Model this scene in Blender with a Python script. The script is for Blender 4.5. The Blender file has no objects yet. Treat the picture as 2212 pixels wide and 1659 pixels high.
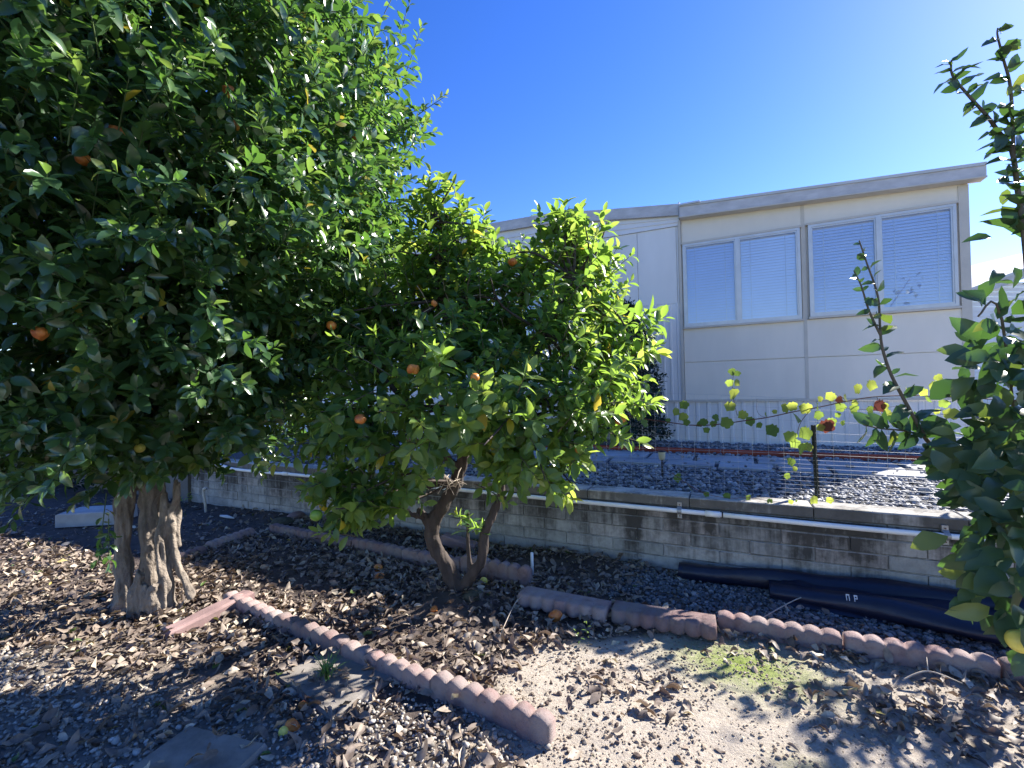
import bpy, math, random
import numpy as np
from mathutils import Matrix, Vector
random.seed(7); rng = np.random.default_rng(7)
scene = bpy.context.scene
COL = scene.collection
R = math.radians
# ------------------------------------------------------------------ camera
F, CH, ROLL, PITCH = 450.0, 1.45, .023, 4/450
cam_m = (Matrix.Rotation(math.pi/2 + PITCH, 3, 'X') @ Matrix.Rotation(-ROLL, 3, 'Z'))
cd = bpy.data.cameras.new('camera'); cam = bpy.data.objects.new('camera', cd); COL.objects.link(cam)
cd.sensor_width = 36; cd.lens = F/1024*36; cd.clip_start = .05; cd.clip_end = 2000
cam.matrix_world = Matrix.Translation((0, 0, CH)) @ cam_m.to_4x4()
scene.camera = cam
# ------------------------------------------------------------------ light
SUN_DIR = Vector((.869*math.cos(R(33.5)), .494*math.cos(R(33.5)), math.sin(R(33.5)))).normalized()
SUN_AZ = math.atan2(.869, .494)
w = bpy.data.worlds.new('World'); scene.world = w; w.use_nodes = True
nt = w.node_tree; nt.nodes.clear()
sk = nt.nodes.new('ShaderNodeTexSky'); sk.sky_type = 'NISHITA'; sk.sun_disc = False
sk.sun_elevation = R(33.5); sk.sun_rotation = SUN_AZ
sk.air_density = 1.0; sk.dust_density = .12; sk.ozone_density = 2.5; sk.altitude = 0
hs = nt.nodes.new('ShaderNodeHueSaturation'); hs.inputs['Saturation'].default_value = 1.34
hs.inputs['Hue'].default_value = .522
bg = nt.nodes.new('ShaderNodeBackground'); bg.inputs['Strength'].default_value = .092
wo = nt.nodes.new('ShaderNodeOutputWorld')
nt.links.new(sk.outputs[0], hs.inputs['Color']); nt.links.new(hs.outputs[0], bg.inputs[0]); nt.links.new(bg.outputs[0], wo.inputs[0])
sl = bpy.data.lights.new('sun', 'SUN'); sl.energy = 5.0; sl.angle = R(.5); sl.color = (1, .95, .86)
so = bpy.data.objects.new('sun', sl); COL.objects.link(so)
so.rotation_euler = (-SUN_DIR).to_track_quat('-Z', 'Y').to_euler()
vs = scene.view_settings; vs.view_transform = 'Standard'; vs.look = 'None'; vs.gamma = 1; vs.exposure = 1.6
scene.render.engine = 'CYCLES'
scene.cycles.max_bounces = 8; scene.cycles.transparent_max_bounces = 8

# ------------------------------------------------------------------ frames
def ray(vx, vy):
    """ray through a point of the photograph, in 2212-wide view pixels"""
    x, y = vx*1024/2212, vy*1024/2212
    return cam_m @ Vector(((x-512)/F, -(y-384)/F, -1))
def G(vx, vy, z=0.):
    r = ray(vx, vy); k = (z-CH)/r.z
    return Vector((r.x*k, r.y*k, z))
def P(vx, vy, Y):
    r = ray(vx, vy); k = Y/r.y
    return Vector((r.x*k, Y, CH + r.z*k))
A0 = Vector((-4.44419, 6.19314, 0)); D = Vector((.904292, -.426915, 0)); N = Vector((.426915, .904292, 0))
ANG = math.atan2(D.y, D.x)
def L(s, o, z=0.): return A0 + D*s + N*o + Vector((0, 0, z))
def toL(x, y):
    dx, dy = x-A0.x, y-A0.y
    return dx*D.x+dy*D.y, dx*N.x+dy*N.y
def W(vx, vy, off):
    r = ray(vx, vy); c = Vector((0, 0, CH)); k = (L(0, off)-c).dot(N)/r.dot(N); return c + r*k
def project(Pn):
    Mi = np.array(cam_m.inverted()); q = (Pn-np.array([0, 0, CH]))@Mi.T
    dz = -q[:, 2]; dz = np.where(dz < .01, .01, dz)
    return 512+q[:, 0]/dz*F, 384-q[:, 1]/dz*F, np.where(-q[:, 2] < .1, -1, dz)
FRAME = Matrix.Translation(A0) @ Matrix.Rotation(ANG, 4, 'Z')

# ------------------------------------------------------------------ noise
_lat = rng.random((256, 256))
def vnoise(x, y, f=1.0):
    x = np.asarray(x)*f+100; y = np.asarray(y)*f+100
    xi = np.floor(x).astype(int); yi = np.floor(y).astype(int); fx = x-xi; fy = y-yi
    fx = fx*fx*(3-2*fx); fy = fy*fy*(3-2*fy)
    a = _lat[xi % 256, yi % 256]; b = _lat[(xi+1) % 256, yi % 256]; c = _lat[xi % 256, (yi+1) % 256]; d = _lat[(xi+1) % 256, (yi+1) % 256]
    return (a*(1-fx)+b*fx)*(1-fy)+(c*(1-fx)+d*fx)*fy
def fbm(x, y, f=1.0, o=4):
    v = 0; a = .5
    for i in range(o): v = v+a*vnoise(np.asarray(x)+7.3*i, y, f*2**i); a *= .5
    return v
def sstep(a, b, x): t = np.clip((x-a)/(b-a), 0, 1); return t*t*(3-2*t)

# ------------------------------------------------------------------ materials
def newmat(name):
    m = bpy.data.materials.new(name); m.use_nodes = True; t = m.node_tree; t.nodes.clear()
    o = t.nodes.new('ShaderNodeOutputMaterial'); b = t.nodes.new('ShaderNodeBsdfPrincipled')
    t.links.new(b.outputs[0], o.inputs[0]); return m, t, b, o
def nd(t, typ, **kw):
    n = t.nodes.new(typ)
    for k, v in kw.items(): setattr(n, k, v)
    return n
def ramp(t, stops):
    r = t.nodes.new('ShaderNodeValToRGB'); e = r.color_ramp.elements
    while len(e) < len(stops): e.new(.5)
    for el, (p, c) in zip(e, stops): el.position = p; el.color = (*c, 1)
    return r
def posnode(t, sc=(1, 1, 1)):
    g = nd(t, 'ShaderNodeNewGeometry'); mp = nd(t, 'ShaderNodeMapping'); mp.inputs['Scale'].default_value = sc
    t.links.new(g.outputs['Position'], mp.inputs['Vector']); return mp.outputs[0]
def noise(t, scale, detail=4, rough=.6, vec=None, sc=(1, 1, 1)):
    n = nd(t, 'ShaderNodeTexNoise'); n.inputs['Scale'].default_value = scale; n.inputs['Detail'].default_value = detail
    n.inputs['Roughness'].default_value = rough; t.links.new(vec or posnode(t, sc), n.inputs['Vector']); return n.outputs['Fac']
def mixc(t, fac, a, b, mode='MIX'):
    m = nd(t, 'ShaderNodeMix', data_type='RGBA', blend_type=mode)
    for sock, v in ((m.inputs['Factor'], fac), (m.inputs['A'], a), (m.inputs['B'], b)):
        pass
    ins = [m.inputs[0], m.inputs[6], m.inputs[7]]
    for sock, v in zip(ins, (fac, a, b)):
        if isinstance(v, (int, float)): sock.default_value = v
        elif isinstance(v, tuple): sock.default_value = (*v, 1)
        else: t.links.new(v, sock)
    return m.outputs[2]
def bump(t, b, h, strength=.4, dist=.01):
    n = nd(t, 'ShaderNodeBump'); n.inputs['Strength'].default_value = strength; n.inputs['Distance'].default_value = dist
    t.links.new(h, n.inputs['Height']); t.links.new(n.outputs[0], b.inputs['Normal'])
def simple(name, col, rough=.7, var=.25, vscale=6, bscale=60, bstr=.2, bdist=.004, spec=.3, metal=0, sc=(1, 1, 1), rnd=0):
    m, t, b, o = newmat(name)
    dark = tuple(c*(1-var) for c in col); light = tuple(min(1, c*(1+var)) for c in col)
    r = ramp(t, [(.3, dark), (.7, light)]); t.links.new(noise(t, vscale, 5, .65, sc=sc), r.inputs[0]); c = r.outputs[0]
    if rnd:
        oi = nd(t, 'ShaderNodeObjectInfo'); rr = ramp(t, [(0, (1-rnd,)*3), (1, (1+rnd,)*3)]); t.links.new(oi.outputs['Random'], rr.inputs[0])
        c = mixc(t, 1., c, rr.outputs[0], 'MULTIPLY')
    t.links.new(c, b.inputs['Base Color']); b.inputs['Roughness'].default_value = rough; b.inputs['Specular IOR Level'].default_value = spec
    b.inputs['Metallic'].default_value = metal
    if bstr: bump(t, b, noise(t, bscale, 4), bstr, bdist)
    return m
def tinted(name, stops, rough=.5, spec=.4, trans=0, tcol=None, fine=None):
    m, t, b, o = newmat(name)
    a = nd(t, 'ShaderNodeAttribute', attribute_name='tint'); r = ramp(t, stops); t.links.new(a.outputs['Fac'], r.inputs[0])
    c = r.outputs[0]
    if fine: 
        rr = ramp(t, [(.3, (1-fine,)*3), (.7, (1+fine,)*3)]); t.links.new(noise(t, 45, 4), rr.inputs[0]); c = mixc(t, 1., c, rr.outputs[0], 'MULTIPLY')
    t.links.new(c, b.inputs['Base Color']); b.inputs['Roughness'].default_value = rough; b.inputs['Specular IOR Level'].default_value = spec
    if trans:
        tr = nd(t, 'ShaderNodeBsdfTranslucent'); r2 = ramp(t, tcol); t.links.new(a.outputs['Fac'], r2.inputs[0]); t.links.new(r2.outputs[0], tr.inputs[0])
        mx = nd(t, 'ShaderNodeMixShader'); mx.inputs[0].default_value = trans
        t.links.new(b.outputs[0], mx.inputs[1]); t.links.new(tr.outputs[0], mx.inputs[2]); t.links.new(mx.outputs[0], o.inputs[0])
    return m
M = {}
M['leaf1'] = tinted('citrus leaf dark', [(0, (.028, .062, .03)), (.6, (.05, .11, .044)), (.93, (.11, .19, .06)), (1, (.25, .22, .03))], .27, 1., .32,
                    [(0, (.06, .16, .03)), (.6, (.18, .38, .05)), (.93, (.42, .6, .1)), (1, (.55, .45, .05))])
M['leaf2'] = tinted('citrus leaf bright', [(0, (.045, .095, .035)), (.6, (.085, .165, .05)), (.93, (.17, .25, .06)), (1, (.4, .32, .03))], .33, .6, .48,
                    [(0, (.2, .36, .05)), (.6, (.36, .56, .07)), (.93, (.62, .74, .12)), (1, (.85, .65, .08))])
M['leaf3'] = tinted('lemon leaf', [(0, (.05, .085, .045)), (.7, (.075, .125, .055)), (1, (.18, .21, .06))], .38, .5, .25,
                    [(0, (.06, .15, .03)), (.7, (.12, .26, .04)), (1, (.4, .5, .06))])
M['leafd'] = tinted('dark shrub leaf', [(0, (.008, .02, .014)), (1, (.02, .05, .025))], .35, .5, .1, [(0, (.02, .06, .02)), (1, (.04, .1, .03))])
M['vine'] = tinted('vine leaf', [(0, (.08, .15, .03)), (.6, (.15, .22, .04)), (.8, (.28, .28, .05)), (.92, (.24, .13, .05)), (1, (.09, .03, .02))], .5, .35, .55,
                   [(0, (.16, .26, .05)), (.6, (.42, .55, .09)), (.8, (.6, .56, .1)), (.92, (.45, .25, .07)), (1, (.13, .04, .03))])
M['litter'] = tinted('dry leaf', [(0, (.09, .068, .058)), (.35, (.18, .14, .115)), (.7, (.34, .275, .22)), (.95, (.56, .49, .38)), (.97, (.42, .32, .09)), (1, (.1, .16, .04))], .6, .35, .12,
                     [(0, (.15, .08, .04)), (.7, (.4, .27, .15)), (1, (.4, .35, .1))], fine=.3)
M['pebble'] = tinted('pebble pale', [(0, (.13, .115, .1)), (.4, (.26, .235, .205)), (.8, (.42, .38, .33)), (1, (.65, .6, .54))], .75, .3, fine=.15)
M['slate'] = tinted('gravel slate', [(0, (.1, .105, .12)), (.5, (.22, .225, .24)), (1, (.5, .49, .48))], .65, .35, fine=.2)
M['slated'] = tinted('gravel dark slate', [(0, (.05, .053, .06)), (.5, (.11, .115, .125)), (1, (.32, .31, .3))], .7, .3, fine=.2)
M['clod'] = tinted('soil clod', [(0, (.2, .155, .115)), (1, (.42, .35, .27))], .9, .1, fine=.2)
M['bark1'] = simple('pale gnarled bark', (.215, .18, .15), .85, .5, 9, 30, 1., .02, .2, sc=(3, 3, .6))
M['bark2'] = simple('dark bark', (.07, .056, .05), .85, .35, 8, 70, .6, .008, .2, sc=(3, 3, .8))
M['twig'] = simple('twig bark', (.12, .1, .07), .8, .3, 20, 80, .3, .002)
M['deadtwig'] = simple('dead twig', (.4, .34, .28), .8, .3, 20, 80, .3, .002)
M['gtwig'] = simple('green twig', (.07, .11, .04), .6, .3, 20, 80, .2, .002)
M['vstem'] = simple('vine stem', (.12, .05, .035), .7, .3, 20, 80, .3, .002)
M['scallop'] = simple('red concrete edging', (.27, .175, .165), .95, .38, 9, 160, .9, .006, .12, rnd=.22)
def weathered(name, col, col2):
    m, t, b, o = newmat(name); oi = nd(t, 'ShaderNodeObjectInfo'); ad_ = nd(t, 'ShaderNodeMath', operation='ADD')
    r1 = ramp(t, [(.3, tuple(c*.6 for c in col)), (.5, col), (.75, tuple(c*1.25 for c in col))]); t.links.new(noise(t, 11, 6, .75), r1.inputs[0])
    r2 = ramp(t, [(.38, (0,)*3), (.6, (.8,)*3)]); t.links.new(noise(t, 4.5, 6, .7), r2.inputs[0]); c = mixc(t, r2.outputs[0], r1.outputs[0], col2)
    r3 = ramp(t, [(.66, (0,)*3), (.72, (.8,)*3)]); t.links.new(noise(t, 45, 4, .7), r3.inputs[0]); c = mixc(t, r3.outputs[0], c, (.06, .05, .045))
    rr = ramp(t, [(0, (.75,)*3), (1, (1.25,)*3)]); t.links.new(oi.outputs['Random'], rr.inputs[0]); c = mixc(t, 1., c, rr.outputs[0], 'MULTIPLY')
    t.links.new(c, b.inputs['Base Color']); b.inputs['Roughness'].default_value = .96; b.inputs['Specular IOR Level'].default_value = .1; bump(t, b, noise(t, 120, 6, .75), 1., .006); return m
M['scallop'] = weathered('weathered red concrete edging', (.27, .18, .17), (.31, .265, .25))
M['stone'] = simple('concrete stepping stone', (.25, .225, .2), .95, .4, 5, 150, .5, .004, .15)
M['pinkstone'] = simple('pink concrete', (.3, .2, .19), .95, .25, 6, 150, .5, .004, .15)
M['darkrock'] = simple('dark mossy rock', (.09, .085, .06), .95, .4, 20, 90, .6, .006, .1)
M['paver'] = simple('grey flagstone', (.4, .4, .4), .85, .22, 3, 40, .4, .006, .25, rnd=.12)
M['border'] = simple('red plastic border', (.3, .06, .035), .55, .3, 3, 40, .1, .002)
M['pvc'] = simple('white pvc', (.88, .88, .87), .35, .06, 9, 60, .03, .001, .5)
M['pvcdirty'] = simple('weathered pvc', (.5, .47, .42), .55, .2, 12, 60, .1, .001, .4)
M['clamp'] = simple('galvanised strap', (.38, .38, .38), .5, .3, 20, 80, .2, .001, .5, metal=.6)
M['wire'] = simple('galvanised wire', (.55, .55, .56), .4, .15, 10, 80, 0, .001, .5, metal=.5)
M['post'] = simple('green metal post', (.012, .02, .016), .45, .3, 20, 80, .1, .001, .5)
M['black'] = simple('black plastic', (.01, .01, .014), .4, .3, 20, 80, .1, .001, .5)
M['cream'] = simple('cream plastic', (.6, .56, .38), .4, .1, 10, 80, .05, .001, .5)
M['tarp'] = simple('black plastic sheet', (.008, .012, .03), .42, .3, 3, 7, .5, .02, .45)
M['print'] = simple('white print', (.55, .57, .6), .6, .05, 10, 80, 0)
M['siding'] = simple('cream metal siding', (.82, .8, .77), .55, .09, 1.3, 5, .12, .01, .35, sc=(1, 1, .25))
M['panel'] = simple('beige flat panel', (.84, .77, .66), .6, .08, 1.1, 4, .1, .01, .3, sc=(1, 1, .3))
M['fascia'] = simple('weathered white fascia', (.58, .56, .55), .6, .18, 4, 30, .15, .003, .3, sc=(1, 1, 2.5))
M['trim'] = simple('cream trim', (.62, .57, .49), .55, .08, 4, 30, .05, .002, .3)
M['alu'] = simple('aluminium frame', (.6, .6, .6), .4, .08, 6, 40, .03, .001, .5, metal=.35)
M['blind'] = simple('white blind tinted by skylight', (.78, .85, .97), .5, .04, 2, 40, 0)  # white slats; the blue of the open-sky shade is put into the colour
M['blindshaded'] = simple('shaded blind behind screen', (.58, .65, .82), .5, .05, 2, 40, 0)  # darker copy: screen's shade and sky blue are mixed into the slat colour
M['roof'] = simple('pale metal roof', (.6, .6, .58), .5, .1, 2, 30, .1, .004)
M['moss'] = simple('moss', (.13, .17, .03), .95, .3, 30, 200, .5, .004)
M['grass'] = simple('grass blades', (.13, .24, .05), .6, .3, 20, 80, 0)
M['screw'] = simple('rusty screw', (.12, .07, .05), .7, .3, 20, 80, 0)
def orange_mat(name, c1, c2, sub=.0):
    m, t, b, o = newmat(name); r = ramp(t, [(.35, c1), (.65, c2)]); t.links.new(noise(t, 22, 3), r.inputs[0]); t.links.new(r.outputs[0], b.inputs['Base Color'])
    b.inputs['Roughness'].default_value = .45; bump(t, b, noise(t, 260, 2), .25, .002); return m
M['orange'] = orange_mat('orange peel', (.5, .15, .025), (.7, .27, .05))
M['oldorange'] = orange_mat('withered orange peel', (.36, .09, .02), (.66, .24, .05))
M['lime'] = orange_mat('unripe citrus peel', (.16, .3, .04), (.25, .38, .06))
M['yellow'] = orange_mat('yellow citrus peel', (.75, .6, .1), (.85, .72, .16))
# glass
m, t, b, o = newmat('window glass'); M['glass'] = m
tr = nd(t, 'ShaderNodeBsdfTransparent'); tr.inputs[0].default_value = (.96, .98, 1, 1); gl = nd(t, 'ShaderNodeBsdfGlossy'); gl.inputs['Roughness'].default_value = .02
mx = nd(t, 'ShaderNodeMixShader')
mx.inputs[0].default_value = .09; t.links.new(tr.outputs[0], mx.inputs[1]); t.links.new(gl.outputs[0], mx.inputs[2]); t.links.new(mx.outputs[0], o.inputs[0])
# block with drip stains
def blockmat(name, base, stain=1.0):
    m, t, b, o = newmat(name)
    oi = nd(t, 'ShaderNodeObjectInfo'); c0 = ramp(t, [(0, tuple(c*.82 for c in base)), (.6, base), (1, (base[0]*1.18, base[1]*1.08, base[2]*1.05))]); t.links.new(oi.outputs['Random'], c0.inputs[0])
    r1 = ramp(t, [(.3, (.72,)*3), (.7, (1.2,)*3)]); t.links.new(noise(t, 9, 6, .7), r1.inputs[0]); c = mixc(t, 1., c0.outputs[0], r1.outputs[0], 'MULTIPLY')
    drips = noise(t, 3.6, 5, .75, sc=(1, 1, .11)); sp = noise(t, 14, 5, .7)
    g = nd(t, 'ShaderNodeNewGeometry'); sx = nd(t, 'ShaderNodeSeparateXYZ'); t.links.new(g.outputs['Position'], sx.inputs[0])
    mr = nd(t, 'ShaderNodeMapRange'); mr.inputs[1].default_value = .0; mr.inputs[2].default_value = .56; mr.inputs[3].default_value = -.16; mr.inputs[4].default_value = .16
    t.links.new(sx.outputs[2], mr.inputs[0])
    a = nd(t, 'ShaderNodeMath', operation='ADD'); t.links.new(drips, a.inputs[0]); t.links.new(mr.outputs[0], a.inputs[1])
    a2 = nd(t, 'ShaderNodeMath', operation='MULTIPLY_ADD'); t.links.new(sp, a2.inputs[0]); a2.inputs[1].default_value = .35; t.links.new(a.outputs[0], a2.inputs[2])
    r2 = ramp(t, [(.57, (0,)*3), (.79, (stain,)*3)]); sn = nd(t, 'ShaderNodeSeparateXYZ'); t.links.new(g.outputs['Normal'], sn.inputs[0]); a3 = nd(t, 'ShaderNodeMath', operation='MULTIPLY_ADD'); t.links.new(sn.outputs[2], a3.inputs[0]); a3.inputs[1].default_value = -.25; t.links.new(a2.outputs[0], a3.inputs[2]); t.links.new(a3.outputs[0], r2.inputs[0])
    c = mixc(t, r2.outputs[0], c, (.045, .04, .035)); t.links.new(c, b.inputs['Base Color']); b.inputs['Roughness'].default_value = .95; b.inputs['Specular IOR Level'].default_value = .15
    bump(t, b, noise(t, 90, 5, .7), .5, .005); return m
M['block'] = blockmat('slump block', (.4, .385, .36), .9)
M['cap'] = blockmat('wall cap concrete', (.5, .475, .43), .75)
M['mortar'] = blockmat('mortar', (.46, .44, .41), .75)
# ground
m, t, b, o = newmat('soil'); M['ground'] = m
ad = nd(t, 'ShaderNodeAttribute', attribute_name='dirt'); am = nd(t, 'ShaderNodeAttribute', attribute_name='moss'); 
n1 = noise(t, 6, 6, .7); n2 = noise(t, 60, 5, .7)
rd = ramp(t, [(.3, (.07, .056, .05)), (.7, (.15, .12, .105))]); t.links.new(n1, rd.inputs[0])
rl = ramp(t, [(.3, (.33, .28, .23)), (.7, (.5, .44, .37))]); t.links.new(n2, rl.inputs[0])
c = mixc(t, ad.outputs['Fac'], rd.outputs[0], rl.outputs[0])
rm = ramp(t, [(.35, (.12, .17, .03)), (.65, (.27, .33, .08))]); t.links.new(noise(t, 35, 5, .7), rm.inputs[0])
mm = nd(t, 'ShaderNodeMath', operation='MULTIPLY'); rmask = ramp(t, [(.32, (0,)*3), (.48, (1,)*3)]); t.links.new(noise(t, 25, 5, .75), rmask.inputs[0])
t.links.new(rmask.outputs[0], mm.inputs[0]); t.links.new(am.outputs['Fac'], mm.inputs[1])
c = mixc(t, mm.outputs[0], c, rm.outputs[0]); t.links.new(c, b.inputs['Base Color']); b.inputs['Roughness'].default_value = .97; b.inputs['Specular IOR Level'].default_value = .1
bump(t, b, noise(t, 70, 6, .75), .9, .012)
M['ground_far'] = simple('far ground', (.16, .14, .12), .95, .3, 2, 40, .4, .02, .1)
M['gravelbase'] = simple('gravel bed base', (.12, .12, .125), .95, .5, 40, 90, 1., .02, .1)

# ------------------------------------------------------------------ mesh helpers
class MB:
    def __init__(s): s.v = []; s.f = []
    def box(s, x0, x1, y0, y1, z0, z1, bev=0):
        i = len(s.v)
        if bev <= 0:
            s.v += [(x0, y0, z0), (x1, y0, z0), (x1, y1, z0), (x0, y1, z0), (x0, y0, z1), (x1, y0, z1), (x1, y1, z1), (x0, y1, z1)]
            s.f += [[i+k for k in q] for q in ((0, 3, 2, 1), (4, 5, 6, 7), (0, 1, 5, 4), (1, 2, 6, 5), (2, 3, 7, 6), (3, 0, 4, 7))]
        else:
            e = bev
            for z, q in ((z0, e), (z0+e, 0), (z1-e, 0), (z1, e)): s.v += [(x0+q, y0+q, z), (x1-q, y0+q, z), (x1-q, y1-q, z), (x0+q, y1-q, z)]
            s.f.append([i+3, i+2, i+1, i]); s.f.append([i+12, i+13, i+14, i+15])
            for r in range(3):
                for k in range(4): s.f.append([i+4*r+k, i+4*r+(k+1) % 4, i+4*r+4+(k+1) % 4, i+4*r+4+k])
        return s
    def tube(s, pts, rad, n=8, cap=True, jit=0):
        pts = [Vector(p) for p in pts]; rad = rad if isinstance(rad, (list, tuple)) else [rad]*len(pts)
        i0 = len(s.v); up = None
        for k, p in enumerate(pts):
            tg = (pts[min(k+1, len(pts)-1)]-pts[max(k-1, 0)]).normalized()
            if up is None: up = tg.orthogonal().normalized()
            up = (up-tg*up.dot(tg)).normalized(); side = tg.cross(up)
            for a in range(n):
                th = 2*math.pi*a/n; r = rad[k]*(1+random.uniform(-jit, jit)); q = p+(up*math.cos(th)+side*math.sin(th))*r; s.v.append(tuple(q))
        for k in range(len(pts)-1):
            for a in range(n): s.f.append([i0+k*n+a, i0+k*n+(a+1) % n, i0+(k+1)*n+(a+1) % n, i0+(k+1)*n+a])
        if cap:
            s.f.append([i0+a for a in reversed(range(n))]); s.f.append([i0+(len(pts)-1)*n+a for a in range(n)])
        return s
    def prism(s, poly, y0, y1):
        """polygon in x,z extruded along y"""
        i = len(s.v); n = len(poly); s.v += [(x, y0, z) for x, z in poly]+[(x, y1, z) for x, z in poly]
        s.f.append([i+k for k in range(n)]); s.f.append([i+n+k for k in reversed(range(n))])
        for k in range(n): s.f.append([i+(k+1) % n, i+k, i+n+k, i+n+(k+1) % n])
        return s
    def mesh(s, name, mat, smooth=False):
        me = bpy.data.meshes.new(name); me.from_pydata([tuple(v) for v in s.v], [], s.f); me.materials.append(mat)
        if smooth: me.polygons.foreach_set('use_smooth', [True]*len(me.polygons))
        me.validate(); me.update(); return me
    def build(s, name, mat, parent=None, smooth=False, mw=None):
        return link(name, s.mesh(name, mat, smooth), parent, mw)
def link(name, me, parent=None, mw=None):
    o = bpy.data.objects.new(name, me); COL.objects.link(o)
    if parent: o.parent = parent
    if mw is not None: o.matrix_world = mw if not parent else mw
    return o
def tag(o, label=None, cat=None, group=None, kind=None):
    if label: o['label'] = label
    if cat: o['category'] = cat
    if group: o['group'] = group
    if kind: o['kind'] = kind
    return o
def empty(name, loc=(0, 0, 0), rz=0.):
    o = bpy.data.objects.new(name, None); COL.objects.link(o); o.location = loc; o.rotation_euler = (0, 0, rz); o.empty_display_size = .1; return o
def fastmesh(name, V, faces_list, mat, tint=None, smooth=True):
    """V (n,3); faces_list: list of int arrays (m,k)"""
    me = bpy.data.meshes.new(name); me.vertices.add(len(V)); me.vertices.foreach_set('co', V.astype(np.float32).ravel())
    loops = np.concatenate([f.ravel() for f in faces_list]); tot = np.concatenate([np.full(len(f), f.shape[1]) for f in faces_list])
    st = np.concatenate([[0], np.cumsum(tot)[:-1]])
    me.loops.add(len(loops)); me.loops.foreach_set('vertex_index', loops.astype(np.int32))
    me.polygons.add(len(tot)); me.polygons.foreach_set('loop_start', st.astype(np.int32)); me.polygons.foreach_set('loop_total', tot.astype(np.int32))
    me.polygons.foreach_set('use_smooth', np.full(len(tot), smooth))
    if tint is not None:
        a = me.attributes.new('tint', 'FLOAT', 'POINT'); a.data.foreach_set('value', tint.astype(np.float32))
    me.materials.append(mat); me.update(calc_edges=True); return me
def stamp(name, temps, pos, ax, size, kinds, tint, mat, smooth=True):
    """temps list of (V, tris, quads); ax (n,3,3) rows = x,y,z axes"""
    Vs = []; T3 = []; T4 = []; Ti = []; base = 0
    for k, (tv, tt, tq) in enumerate(temps):
        idx = np.where(kinds == k)[0]
        if not len(idx): continue
        loc = tv[None]*np.asarray(size)[idx].reshape(len(idx), 1, -1); V = np.einsum('nvi,nij->nvj', loc, ax[idx])+pos[idx][:, None]
        nv = len(tv); off = base+np.arange(len(idx))*nv
        if len(tt): T3.append((tt[None]+off[:, None, None]).reshape(-1, 3))
        if len(tq): T4.append((tq[None]+off[:, None, None]).reshape(-1, 4))
        Vs.append(V.reshape(-1, 3)); Ti.append(np.repeat(tint[idx], nv)); base += nv*len(idx)
    fl = ([np.concatenate(T3)] if T3 else [])+([np.concatenate(T4)] if T4 else [])
    return fastmesh(name, np.concatenate(Vs), fl, mat, np.concatenate(Ti), smooth)
def leaf_t(hw=.23, fold=.3, curl=.25, twist=.0, tipdrop=0., wave=0.):
    xs = [.22, .5, .78]; ws = [.72, 1., .68]; V = [(0, 0, 0)]
    z = lambda x: curl*.5*(x-x*x*1.6)-tipdrop*x*x
    for i, (x, ww) in enumerate(zip(xs, ws)):
        h = hw*ww; tw = twist*x
        for sgn in (1, 0, -1):
            y = sgn*h; zz = abs(sgn)*h*fold+z(x)+wave*math.sin(i*2.4+sgn)*h
            V.append((x, y*math.cos(tw)-0*zz, zz+y*math.sin(tw)))
    V.append((1, 0, z(1)))
    T = [(0, 2, 1), (0, 3, 2), (10, 7, 8), (10, 8, 9)]
    Q = [(1, 2, 5, 4), (2, 3, 6, 5), (4, 5, 8, 7), (5, 6, 9, 8)]
    return np.array(V, float), np.array(T), np.array(Q)
LT = [leaf_t(.23, .35, .3, .2), leaf_t(.25, .2, .1, -.3, .15), leaf_t(.21, .5, .4, .1, .2), leaf_t(.26, .1, .2, .35, .1), leaf_t(.2, .6, .1, -.4), leaf_t(.24, .3, -.2, .2, .25, .15)]
LL = [leaf_t(.27, .25, .3, .2, 0, .15), leaf_t(.29, .1, .1, -.3, .2, .2), leaf_t(.25, .4, .4, .4, .2, .1), leaf_t(.27, .5, .2, -.5, .3, .25)]
LD = [leaf_t(.2, 1.0, .5, .6, .1, .3), leaf_t(.22, .6, -.5, -.7, 0, .4), leaf_t(.16, 1.5, .3, .8, .3, .2), leaf_t(.24, .3, .7, .4, .2, .5), leaf_t(.18, 1.2, -.3, -.9, 0, .5), leaf_t(.26, .15, .2, .2, 0, .2)]
def norm(a): return a/np.maximum(np.linalg.norm(a, axis=-1, keepdims=True), 1e-9)
def axes(x, up):
    x = norm(x); z = norm(up-(up*x).sum(-1, keepdims=True)*x); y = np.cross(z, x); return np.stack([x, y, z], 1)
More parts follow.
